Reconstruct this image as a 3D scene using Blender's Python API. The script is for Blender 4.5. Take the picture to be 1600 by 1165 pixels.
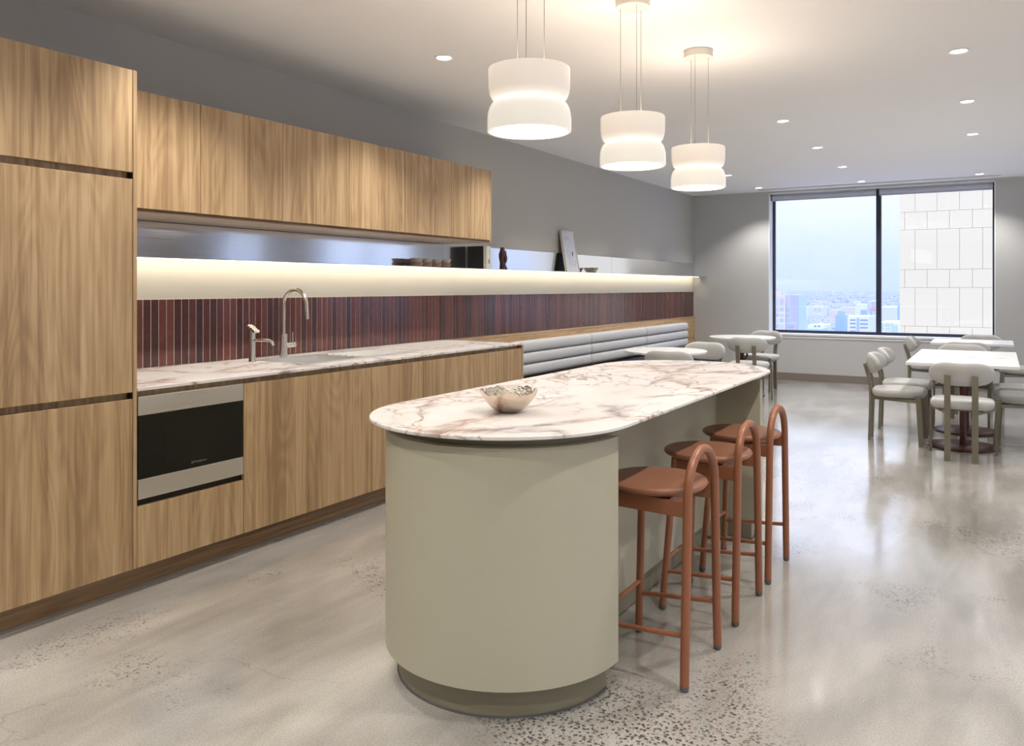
import bpy, bmesh, math, random
from mathutils import Vector, Matrix
random.seed(7)
PI = math.pi
SC = bpy.context.scene
COL = SC.collection
for o in list(bpy.data.objects): bpy.data.objects.remove(o)

# ------------------------------------------------------------------ camera, sky, sun, exposure
cam_d = bpy.data.cameras.new('camera'); cam = bpy.data.objects.new('camera', cam_d); COL.objects.link(cam)
cam.location = (4.0007, 0, 1.3342); cam.rotation_euler = (PI/2, 0, 0.5436)
cam_d.sensor_width = 36; cam_d.lens = 1257.8/1600*36
cam_d.shift_y = -(582.5-448.445)/1600
cam_d.clip_start = 0.05; cam_d.clip_end = 60000
SC.camera = cam
SC.view_settings.view_transform = 'Standard'; SC.view_settings.look = 'None'
SC.view_settings.gamma = 1; SC.view_settings.use_curve_mapping = False
SC.view_settings.exposure = 0.2
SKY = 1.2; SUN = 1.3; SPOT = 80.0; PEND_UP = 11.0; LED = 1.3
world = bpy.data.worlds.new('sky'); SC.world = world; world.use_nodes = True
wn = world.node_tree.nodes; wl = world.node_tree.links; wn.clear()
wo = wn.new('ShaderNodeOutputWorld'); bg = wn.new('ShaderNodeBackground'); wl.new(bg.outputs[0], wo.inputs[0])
tc = wn.new('ShaderNodeTexCoord'); mp = wn.new('ShaderNodeMapping'); mp.inputs['Scale'].default_value = (1, 1, 3.5)
nz = wn.new('ShaderNodeTexNoise'); nz.inputs['Scale'].default_value = 5; nz.inputs['Detail'].default_value = 6
rp = wn.new('ShaderNodeValToRGB')
rp.color_ramp.elements[0].position = .35; rp.color_ramp.elements[0].color = (.655, .68, .775, 1)
rp.color_ramp.elements[1].position = .70; rp.color_ramp.elements[1].color = (.73, .745, .80, 1)
wl.new(tc.outputs['Generated'], mp.inputs[0]); wl.new(mp.outputs[0], nz.inputs[0]); wl.new(nz.outputs[0], rp.inputs[0])
el = wn.new('ShaderNodeSeparateXYZ'); wl.new(tc.outputs['Generated'], el.inputs[0])
zm = wn.new('ShaderNodeMapRange'); wl.new(el.outputs[2], zm.inputs[0]); zm.inputs[1].default_value = .12; zm.inputs[2].default_value = .9
zx = wn.new('ShaderNodeMix'); zx.data_type = 'RGBA'; wl.new(zm.outputs[0], zx.inputs[0]); wl.new(rp.outputs[0], zx.inputs[6]); zx.inputs[7].default_value = (.42, .66, 1.25, 1)
wl.new(zx.outputs[2], bg.inputs[0])
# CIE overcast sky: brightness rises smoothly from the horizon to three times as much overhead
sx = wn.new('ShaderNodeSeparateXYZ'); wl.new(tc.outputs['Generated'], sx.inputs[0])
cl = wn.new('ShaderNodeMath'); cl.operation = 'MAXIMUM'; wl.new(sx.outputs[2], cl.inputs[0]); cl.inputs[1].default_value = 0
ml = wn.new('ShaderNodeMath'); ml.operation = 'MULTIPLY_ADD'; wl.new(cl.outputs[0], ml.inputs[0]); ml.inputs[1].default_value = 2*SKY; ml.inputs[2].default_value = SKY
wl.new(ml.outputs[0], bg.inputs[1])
sun_d = bpy.data.lights.new('sun', 'SUN'); sun = bpy.data.objects.new('sun', sun_d); COL.objects.link(sun)
sun_d.energy = SUN; sun_d.angle = .02; sun_d.color = (1, .95, .87)
sun.rotation_euler = Vector((-.35, .75, -.62)).to_track_quat('-Z', 'Y').to_euler(); sun.location = (0, -20, 40)

H = 2.727; YF = 11.99; XR = 12.4; YB = -4.0

# ------------------------------------------------------------------ materials
def mat(name, col=(.8, .8, .8), rough=.5, metal=0., spec=.5, coat=0., emis=None, es=0., noise=0., nscale=40, bump=0., bscale=200, bdist=.002):
    m = bpy.data.materials.new(name); m.use_nodes = True
    N = m.node_tree.nodes; L = m.node_tree.links; b = N['Principled BSDF']
    b.inputs['Base Color'].default_value = (*col, 1); b.inputs['Roughness'].default_value = rough
    b.inputs['Metallic'].default_value = metal; b.inputs['Specular IOR Level'].default_value = spec
    b.inputs['Coat Weight'].default_value = coat
    if emis: b.inputs['Emission Color'].default_value = (*emis, 1); b.inputs['Emission Strength'].default_value = es
    if noise or bump:
        t = N.new('ShaderNodeTexCoord')
    if noise:
        n = N.new('ShaderNodeTexNoise'); n.inputs['Scale'].default_value = nscale; n.inputs['Detail'].default_value = 5
        L.new(t.outputs['Object'], n.inputs['Vector'])
        r = N.new('ShaderNodeMix'); r.data_type = 'RGBA'
        r.inputs[6].default_value = (*[c*(1-noise) for c in col], 1); r.inputs[7].default_value = (*[min(1, c*(1+noise)) for c in col], 1)
        L.new(n.outputs[0], r.inputs[0]); L.new(r.outputs[2], b.inputs['Base Color'])
    if bump:
        n = N.new('ShaderNodeTexNoise'); n.inputs['Scale'].default_value = bscale; n.inputs['Detail'].default_value = 3
        L.new(t.outputs['Object'], n.inputs['Vector'])
        bp = N.new('ShaderNodeBump'); bp.inputs['Strength'].default_value = bump; bp.inputs['Distance'].default_value = bdist
        L.new(n.outputs[0], bp.inputs['Height']); L.new(bp.outputs[0], b.inputs['Normal'])
    return m

def ramp(N, L, src, stops):
    r = N.new('ShaderNodeValToRGB'); e = r.color_ramp.elements
    while len(e) < len(stops): e.new(.5)
    for k, (p, c) in enumerate(stops):
        e[k].position = p; e[k].color = (*c, 1) if len(c) == 3 else c
    L.new(src, r.inputs[0]); return r.outputs[0]

def mixc(N, L, fac, a, b, mode='MIX'):
    m = N.new('ShaderNodeMix'); m.data_type = 'RGBA'; m.blend_type = mode
    for s, v in ((0, fac), (6, a), (7, b)):
        if hasattr(v, 'node'): L.new(v, m.inputs[s])
        elif s == 0: m.inputs[0].default_value = v
        else: m.inputs[s].default_value = (*v, 1)
    return m.outputs[2]

def mth(N, L, op, a, b=None):
    m = N.new('ShaderNodeMath'); m.operation = op
    for s, v in ((0, a), (1, b)):
        if v is None: continue
        if hasattr(v, 'node'): L.new(v, m.inputs[s])
        else: m.inputs[s].default_value = v
    return m.outputs[0]

def wood(name, axis='Z', dark=(.32, .20, .098), midc=(.475, .318, .165), light=(.595, .43, .25), rough=.42, rnd=True):
    m = bpy.data.materials.new(name); m.use_nodes = True
    N = m.node_tree.nodes; L = m.node_tree.links; b = N['Principled BSDF']
    t = N.new('ShaderNodeTexCoord'); g = N.new('ShaderNodeNewGeometry')
    vec = g.outputs['Position']
    if rnd:
        oi = N.new('ShaderNodeObjectInfo'); cx = N.new('ShaderNodeCombineXYZ')
        r3 = mth(N, L, 'MULTIPLY', oi.outputs['Random'], 23.0); L.new(r3, cx.inputs[0]); L.new(r3, cx.inputs[2])
        ad = N.new('ShaderNodeVectorMath'); ad.operation = 'ADD'; L.new(vec, ad.inputs[0]); L.new(cx.outputs[0], ad.inputs[1]); vec = ad.outputs[0]
    def ns(across, along, detail, dist=0.):
        mp = N.new('ShaderNodeMapping'); s = [across]*3; s['XYZ'.index(axis)] = along
        mp.inputs['Scale'].default_value = s; L.new(vec, mp.inputs[0])
        n = N.new('ShaderNodeTexNoise'); n.inputs['Scale'].default_value = 1; n.inputs['Detail'].default_value = detail
        n.inputs['Distortion'].default_value = dist; L.new(mp.outputs[0], n.inputs[0]); return n.outputs[0]
    big = ns(9, .42, 3, .7); mid = ns(44, .9, 4, .5); fine = ns(260, 6, 3)
    # cathedral figure: rings of a stretched noise field
    rings = mth(N, L, 'SINE', mth(N, L, 'MULTIPLY', ns(5.5, .75, 1, .6), 75.0))
    v = mth(N, L, 'ADD', mth(N, L, 'MULTIPLY', big, .36), mth(N, L, 'MULTIPLY', mid, .46))
    v = mth(N, L, 'ADD', v, mth(N, L, 'MULTIPLY', fine, .24)); v = mth(N, L, 'ADD', v, mth(N, L, 'MULTIPLY', rings, .028))
    c = ramp(N, L, v, [(.42, dark), (.55, midc), (.70, light)])
    L.new(c, b.inputs['Base Color']); b.inputs['Roughness'].default_value = rough
    bp = N.new('ShaderNodeBump'); bp.inputs['Strength'].default_value = .12; bp.inputs['Distance'].default_value = .001
    L.new(fine, bp.inputs['Height']); L.new(bp.outputs[0], b.inputs['Normal'])
    return m

def marble(name, off=(0, 0, 0), s=1.0):
    m = bpy.data.materials.new(name); m.use_nodes = True
    N = m.node_tree.nodes; L = m.node_tree.links; b = N['Principled BSDF']
    g = N.new('ShaderNodeNewGeometry'); mp = N.new('ShaderNodeMapping'); mp.inputs['Location'].default_value = off
    mp.inputs['Scale'].default_value = (s, s*.62, s); mp.inputs['Rotation'].default_value = (0, 0, .5)
    L.new(g.outputs['Position'], mp.inputs[0]); P = mp.outputs[0]
    def warp(P, sc, amt, det=4):
        n = N.new('ShaderNodeTexNoise'); n.inputs['Scale'].default_value = sc; n.inputs['Detail'].default_value = det; L.new(P, n.inputs[0])
        su = N.new('ShaderNodeVectorMath'); su.operation = 'SUBTRACT'; L.new(n.outputs['Color'], su.inputs[0]); su.inputs[1].default_value = (.5, .5, .5)
        sc_ = N.new('ShaderNodeVectorMath'); sc_.operation = 'SCALE'; L.new(su.outputs[0], sc_.inputs[0]); sc_.inputs['Scale'].default_value = amt
        ad = N.new('ShaderNodeVectorMath'); ad.operation = 'ADD'; L.new(P, ad.inputs[0]); L.new(sc_.outputs[0], ad.inputs[1]); return ad.outputs[0]
    def edge(P, sc):
        v = N.new('ShaderNodeTexVoronoi'); v.feature = 'DISTANCE_TO_EDGE'; v.inputs['Scale'].default_value = sc; L.new(P, v.inputs['Vector']); return v.outputs['Distance']
    def noi(P, sc, det=3):
        n = N.new('ShaderNodeTexNoise'); n.inputs['Scale'].default_value = sc; n.inputs['Detail'].default_value = det; L.new(P, n.inputs[0]); return n.outputs[0]
    W = warp(warp(P, 1.6, .55), 9, .09)
    wid = ramp(N, L, noi(P, 2.2), [(.40, (.008,)*3), (.62, (.105,)*3)])
    e1 = mth(N, L, 'DIVIDE', edge(W, 2.15), wid)
    v1 = ramp(N, L, e1, [(.0, (.9, .9, .9)), (.35, (.5, .5, .5)), (1.0, (0, 0, 0))])
    e2 = edge(warp(W, 14, .05), 7.5); v2 = ramp(N, L, e2, [(.0, (1, 1, 1)), (.05, (0, 0, 0))])
    gate = ramp(N, L, noi(P, 2.0, 2), [(.44, (0, 0, 0)), (.54, (1, 1, 1))])
    v2 = mth(N, L, 'MULTIPLY', mth(N, L, 'MULTIPLY', v2, gate), .95)
    line = ramp(N, L, edge(W, 2.15), [(.0, (1, 1, 1)), (.022, (0, 0, 0))]); v1 = mth(N, L, 'MAXIMUM', v1, line)
    gate1 = ramp(N, L, noi(warp(P, 3, .3), 1.6, 2), [(.34, (.0,)*3), (.46, (1, 1, 1))])
    v1 = mth(N, L, 'MULTIPLY', v1, gate1)
    v = mth(N, L, 'MAXIMUM', v1, v2)
    mott = ramp(N, L, noi(W, 22, 5), [(.36, (.22,)*3), (.56, (1, 1, 1))])
    v = mth(N, L, 'MULTIPLY', v, mott)
    vc = ramp(N, L, noi(P, 2.6, 2), [(.40, (.34, .17, .09)), (.50, (.22, .13, .11)), (.62, (.15, .13, .165))])
    base = ramp(N, L, noi(W, 3.0, 3), [(.35, (.75, .70, .67)), (.6, (.82, .785, .765)), (.8, (.85, .83, .82))])
    c = mixc(N, L, v, base, vc)
    L.new(c, b.inputs['Base Color']); b.inputs['Roughness'].default_value = .34
    return m

def concrete():
    m = bpy.data.materials.new('polished_concrete'); m.use_nodes = True
    N = m.node_tree.nodes; L = m.node_tree.links; b = N['Principled BSDF']
    g = N.new('ShaderNodeNewGeometry'); P = g.outputs['Position']
    def noi(sc, det=4, dist=0., scale=(1, 1, 1), loc=(0, 0, 0)):
        mp = N.new('ShaderNodeMapping'); mp.inputs['Scale'].default_value = scale; mp.inputs['Location'].default_value = loc; L.new(P, mp.inputs[0])
        n = N.new('ShaderNodeTexNoise'); n.inputs['Scale'].default_value = sc; n.inputs['Detail'].default_value = det; n.inputs['Distortion'].default_value = dist
        L.new(mp.outputs[0], n.inputs[0]); return n.outputs[0]
    cloud = noi(1.1, 6, .8, (1, .45, 1)); smear = noi(3.2, 5, .4, (1.6, .4, 1), (7, 3, 0))
    v = mth(N, L, 'ADD', mth(N, L, 'MULTIPLY', cloud, .6), mth(N, L, 'MULTIPLY', smear, .4))
    base = ramp(N, L, v, [(.37, (.29, .275, .25)), (.475, (.40, .38, .35)), (.56, (.485, .462, .43)), (.66, (.57, .55, .525))])
    pep = noi(160, 3); base = mixc(N, L, .35, base, ramp(N, L, pep, [(.35, (.40, .38, .35)), (.62, (1, 1, 1))]), 'MULTIPLY')
    # exposed aggregate in patches
    def agg(sc, lo, hi, rnd):
        vo = N.new('ShaderNodeTexVoronoi'); vo.inputs['Scale'].default_value = sc; vo.inputs['Randomness'].default_value = 1
        n = N.new('ShaderNodeTexNoise'); n.inputs['Scale'].default_value = sc*.9; L.new(P, n.inputs[0])
        sm = N.new('ShaderNodeVectorMath'); sm.operation = 'SCALE'; sm.inputs['Scale'].default_value = .9/sc; L.new(n.outputs['Color'], sm.inputs[0])
        ad = N.new('ShaderNodeVectorMath'); ad.operation = 'ADD'; L.new(P, ad.inputs[0]); L.new(sm.outputs[0], ad.inputs[1]); L.new(ad.outputs[0], vo.inputs['Vector'])
        spot = ramp(N, L, vo.outputs['Distance'], [(lo, (1, 1, 1)), (hi, (0, 0, 0))])
        sep = N.new('ShaderNodeSeparateColor'); L.new(vo.outputs['Color'], sep.inputs[0])
        gate = mth(N, L, 'GREATER_THAN', sep.outputs[0], rnd)
        tone = ramp(N, L, sep.outputs[1], [(0., (.06, .057, .055)), (.55, (.11, .10, .09)), (.9, (.20, .175, .15)), (1., (.36, .26, .17))])
        return mth(N, L, 'MULTIPLY', spot, gate), tone
    patch = ramp(N, L, noi(1.35, 3, .5, (1, .8, 1), (.9, 3.1, 0)), [(.54, (0, 0, 0)), (.66, (1, 1, 1))])
    # heavy patch around the near foot of the island and the first stools
    dx = N.new('ShaderNodeVectorMath'); dx.operation = 'DISTANCE'; L.new(P, dx.inputs[0]); dx.inputs[1].default_value = (3.05, 2.2, 0)
    near = mth(N, L, 'ADD', dx.outputs['Value'], mth(N, L, 'MULTIPLY', noi(3, 4, .6), .9))
    near = ramp(N, L, near, [(.72, (1, 1, 1)), (1.15, (0, 0, 0))])
    pm = mth(N, L, 'MAXIMUM', patch, near)
    s1, t1 = agg(70, .38, .43, .10); s2, t2 = agg(150, .32, .42, .45)
    base = mixc(N, L, mth(N, L, 'MULTIPLY', mth(N, L, 'MULTIPLY', s2, pm), .6), base, t2)
    thin = ramp(N, L, noi(24, 3, .3), [(.44, (0, 0, 0)), (.56, (1, 1, 1))])
    both = mth(N, L, 'MAXIMUM', near, mth(N, L, 'MULTIPLY', patch, thin))
    base = mixc(N, L, mth(N, L, 'MULTIPLY', mth(N, L, 'MULTIPLY', s1, both), 1.), base, t1)
    # hairline cracks
    n2 = N.new('ShaderNodeTexNoise'); n2.inputs['Scale'].default_value = 2.2; n2.inputs['Detail'].default_value = 7; L.new(P, n2.inputs[0])
    sm = N.new('ShaderNodeVectorMath'); sm.operation = 'SCALE'; sm.inputs['Scale'].default_value = .9; L.new(n2.outputs['Color'], sm.inputs[0])
    ad = N.new('ShaderNodeVectorMath'); ad.operation = 'ADD'; L.new(P, ad.inputs[0]); L.new(sm.outputs[0], ad.inputs[1])
    vo = N.new('ShaderNodeTexVoronoi'); vo.feature = 'DISTANCE_TO_EDGE'; vo.inputs['Scale'].default_value = .62; L.new(ad.outputs[0], vo.inputs['Vector'])
    ck = ramp(N, L, vo.outputs['Distance'], [(.0, (1, 1, 1)), (.0035, (0, 0, 0))])
    ck = mth(N, L, 'MULTIPLY', ck, ramp(N, L, noi(1.2, 3, 0, (1, 1, 1), (5, 5, 0)), [(.47, (0, 0, 0)), (.57, (.5, .5, .5))]))
    base = mixc(N, L, ck, base, (.17, .16, .15))
    L.new(base, b.inputs['Base Color'])
    rr = ramp(N, L, noi(2.5, 5, .6, (1.4, .6, 1), (2, 9, 0)), [(.35, (.10,)*3), (.65, (.24,)*3)]); L.new(rr, b.inputs['Roughness'])
    b.inputs['Specular IOR Level'].default_value = .9; b.inputs['Coat Weight'].default_value = .8; b.inputs['Coat Roughness'].default_value = .11; b.inputs['Coat IOR'].default_value = 1.6
    bp = N.new('ShaderNodeBump'); bp.inputs['Strength'].default_value = .05; bp.inputs['Distance'].default_value = .004
    L.new(noi(9, 4), bp.inputs['Height']); L.new(bp.outputs[0], b.inputs['Normal'])
    return m

def steel(name, col=(.62, .60, .57), rough=.22, stretch='Y'):
    m = bpy.data.materials.new(name); m.use_nodes = True
    N = m.node_tree.nodes; L = m.node_tree.links; b = N['Principled BSDF']
    t = N.new('ShaderNodeTexCoord'); mp = N.new('ShaderNodeMapping'); s = [400]*3; s['XYZ'.index(stretch)] = 3
    mp.inputs['Scale'].default_value = s; L.new(t.outputs['Object'], mp.inputs[0])
    n = N.new('ShaderNodeTexNoise'); n.inputs['Scale'].default_value = 1; L.new(mp.outputs[0], n.inputs[0])
    r = ramp(N, L, n.outputs[0], [(.3, (rough*.8,)*3), (.7, (rough*1.25,)*3)]); L.new(r, b.inputs['Roughness'])
    b.inputs['Base Color'].default_value = (*col, 1); b.inputs['Metallic'].default_value = 1
    return m

def glass_pane():
    m = bpy.data.materials.new('window_glass'); m.use_nodes = True
    N = m.node_tree.nodes; L = m.node_tree.links; N.remove(N['Principled BSDF'])
    tr = N.new('ShaderNodeBsdfTransparent'); tr.inputs[0].default_value = (.97, .985, 1, 1)
    gl = N.new('ShaderNodeBsdfGlossy'); gl.inputs['Roughness'].default_value = .02; gl.inputs[0].default_value = (.9, .9, .95, 1)
    mx = N.new('ShaderNodeMixShader'); mx.inputs[0].default_value = .04
    L.new(tr.outputs[0], mx.inputs[1]); L.new(gl.outputs[0], mx.inputs[2]); L.new(mx.outputs[0], N['Material Output'].inputs[0])
    return m

def tinted_glass(name, col):
    m = bpy.data.materials.new(name); m.use_nodes = True
    N = m.node_tree.nodes; L = m.node_tree.links; N.remove(N['Principled BSDF'])
    tr = N.new('ShaderNodeBsdfTransparent'); tr.inputs[0].default_value = (*col, 1)
    gl = N.new('ShaderNodeBsdfGlossy'); gl.inputs['Roughness'].default_value = .05
    lw = N.new('ShaderNodeLayerWeight'); lw.inputs[0].default_value = .35
    mx = N.new('ShaderNodeMixShader'); L.new(lw.outputs['Fresnel'], mx.inputs[0])
    L.new(tr.outputs[0], mx.inputs[1]); L.new(gl.outputs[0], mx.inputs[2]); L.new(mx.outputs[0], N['Material Output'].inputs[0])
    return m

M = {}
M['wood'] = wood('oak_laminate_vertical', 'Z')
M['woodh_shaded'] = wood('oak_laminate_horizontal_shaded', 'Y', (.17, .09, .04), (.27, .16, .08), (.36, .235, .125))  # kickboard's shading is darkened into the laminate colour; front lips share it
M['woodboard'] = wood('oak_board', 'Y', (.36, .21, .10), (.52, .34, .18), (.62, .44, .26))
M['woodrail'] = wood('oak_rail_shadow', 'Z', (.20, .115, .055), (.31, .195, .105), (.40, .27, .155))
M['woodlite'] = wood('oak_underside', 'Y', (.44, .33, .22), (.54, .43, .31), (.62, .51, .39))
M['marble_i'] = marble('marble_island', (3.1, 1.7, 0), 1.0)
M['marble_b'] = marble('marble_bench', (-4.1, 6.3, 0), 1.15)
M['floor'] = concrete()
M['wall'] = mat('grey_paint', (.47, .452, .41), .65, bump=.05, bscale=500)
M['wallfar'] = mat('far_grey_paint', (.50, .503, .50), .65, bump=.05, bscale=500)
M['wallwarm'] = mat('warm_beige_paint', (.52, .42, .34), .6)
M['ceil'] = mat('ceiling_paint', (.85, .84, .83), .7, bump=.04, bscale=300)
M['splashpaint'] = mat('cream_paint', (.56, .54, .48), .5)
M['basebd'] = mat('taupe_skirting', (.21, .18, .155), .5)
M['white'] = mat('white_paint', (.80, .80, .80), .4)
M['whitetop'] = mat('white_laminate', (.82, .83, .84), .22)
M['frame'] = mat('dark_navy_frame', (.022, .026, .05), .35)
M['blind'] = mat('grey_blue_blind', (.50, .52, .60), .6, noise=.06, nscale=300)
M['glass'] = glass_pane()
M['vent'] = mat('dark_slot', (.05, .055, .06), .6)
M['steel'] = steel('brushed_steel', (.80, .80, .80), .11, 'Y')
M['steelmw'] = steel('microwave_steel', (.78, .74, .69), .36, 'Y')
M['steeltap'] = steel('brushed_nickel', (.62, .58, .53), .26, 'Z')
M['steelsink'] = steel('sink_steel', (.90, .90, .89), .42, 'Y')
M['black'] = mat('black_glass', (.004, .004, .004), .12, spec=.5)
M['blackwin'] = mat('window_mesh_glass', (.006, .0055, .005), .15, spec=.5)
M['blackin'] = mat('black_inner', (.01, .01, .01), .6)
M['carcass'] = mat('dark_gap', (.025, .018, .012), .7)
M['logo'] = mat('dim_grey_print', (.22, .21, .17), .5)
M['olive'] = mat('sage_laminate', (.475, .45, .34), .38, noise=.025, nscale=60)
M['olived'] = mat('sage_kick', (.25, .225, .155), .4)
M['terra'] = mat('terracotta_powdercoat', (.30, .112, .055), .33, bump=.06, bscale=900)
M['terraseat'] = mat('terracotta_moulded_seat', (.27, .115, .065), .36, noise=.04, nscale=30)
M['glide'] = mat('grey_rubber', (.12, .12, .12), .6)
M['bronze'] = mat('olive_bronze_frame', (.20, .18, .135), .38, metal=.3, spec=.5)
M['fabric'] = mat('oatmeal_fabric', (.45, .445, .43), .92, noise=.13, nscale=230, bump=.5, bscale=700)
M['bouclé'] = mat('light_grey_fabric', (.60, .60, .61), .92, noise=.10, nscale=200, bump=.5, bscale=600)
M['navy'] = mat('navy_fabric', (.012, .014, .03), .85, noise=.2, nscale=200)
M['burg'] = mat('burgundy_metal', (.085, .022, .018), .3)
M['shade'] = None
M['cable'] = mat('steel_cable', (.42, .38, .34), .35, metal=.6)
M['canopy'] = mat('white_canopy', (.72, .68, .63), .45)
M['dlring'] = mat('downlight_ring', (.78, .78, .78), .4)
M['dlem'] = mat('downlight_lamp', (1, 1, 1), .5, emis=(1, .97, .93), es=9.)
M['pdisc'] = mat('pendant_diffuser', (1, 1, 1), .5, emis=(1, .93, .83), es=6.)
M['led'] = mat('led_strip', (1, 1, 1), .5, emis=(1, .86, .66), es=2.5)
M['silver'] = mat('hammered_champagne_silver', (.66, .56, .46), .2, metal=1., bump=.7, bscale=38, bdist=.006)
M['silverin'] = mat('rough_silver_leaf', (.62, .57, .50), .28, metal=1., bump=1., bscale=110, bdist=.012)
M['red'] = mat('oxblood_ceramic', (.05, .012, .012), .22)
M['amber'] = mat('amber_glass', (.66, .44, .29), .2, spec=.7)
M['smoke'] = mat('smoke_glass', (.82, .77, .76), .2, spec=.8)
for q, al in (('amber', .9), ('smoke', .85)): M[q].node_tree.nodes['Principled BSDF'].inputs['Alpha'].default_value = al
M['bookb'] = mat('khaki_cloth', (.42, .40, .28), .7)
M['bookw'] = mat('pale_green_cloth', (.60, .66, .62), .7)
M['bookk'] = mat('black_cover', (.01, .01, .008), .5)
M['paper'] = mat('paper', (.72, .72, .70), .7)
M['ink'] = mat('dark_ink', (.04, .04, .05), .6)
M['inkg'] = mat('grey_ink', (.22, .22, .30), .6)
M['pink'] = mat('pink_print', (.52, .36, .36), .7)
M['tan'] = mat('tan_print', (.36, .22, .12), .7)
M['framew'] = mat('white_frame', (.66, .62, .57), .4)
M['artp'] = mat('art_paper', (.68, .70, .78), .25)
def shade_mat():
    m = bpy.data.materials.new('opal_glass'); m.use_nodes = True
    N = m.node_tree.nodes; L = m.node_tree.links; b = N['Principled BSDF']
    t = N.new('ShaderNodeTexCoord'); s = N.new('ShaderNodeSeparateXYZ'); L.new(t.outputs['Object'], s.inputs[0])
    e = ramp(N, L, mth(N, L, 'ADD', mth(N, L, 'MULTIPLY', s.outputs[2], 1/.24), 0.), [(.0, (.50, .47, .41)), (.35, (.56, .52, .45)), (.46, (.72, .70, .62)), (.52, (.60, .54, .46)), (.62, (.46, .39, .33)), (1., (.52, .45, .37))])
    b.inputs['Base Color'].default_value = (.62, .58, .53, 1); b.inputs['Roughness'].default_value = .18
    L.new(e, b.inputs['Emission Color']); b.inputs['Emission Strength'].default_value = .95
    return m
M['shade'] = shade_mat()
def tile_mat():
    m = bpy.data.materials.new('glazed_oxblood_tile'); m.use_nodes = True
    N = m.node_tree.nodes; L = m.node_tree.links; b = N['Principled BSDF']
    oi = N.new('ShaderNodeObjectInfo')
    c = ramp(N, L, oi.outputs['Random'], [(0, (.058, .027, .030)), (.3, (.095, .033, .031)), (.6, (.135, .042, .036)), (.85, (.165, .055, .044)), (1, (.075, .036, .040))])
    g = N.new('ShaderNodeNewGeometry'); n = N.new('ShaderNodeTexNoise'); n.inputs['Scale'].default_value = 30; n.inputs['Detail'].default_value = 4; L.new(g.outputs['Position'], n.inputs[0])
    c = mixc(N, L, .45, c, ramp(N, L, n.outputs[0], [(.3, (.5, .5, .5)), (.7, (1, 1, 1))]), 'MULTIPLY')
    L.new(c, b.inputs['Base Color']); b.inputs['Roughness'].default_value = .16
    bp = N.new('ShaderNodeBump'); bp.inputs['Strength'].default_value = .15; bp.inputs['Distance'].default_value = .003; L.new(n.outputs[0], bp.inputs['Height']); L.new(bp.outputs[0], b.inputs['Normal'])
    return m
M['tile'] = tile_mat()
M['grout'] = mat('pale_grout', (.74, .70, .60), .8)

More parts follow.
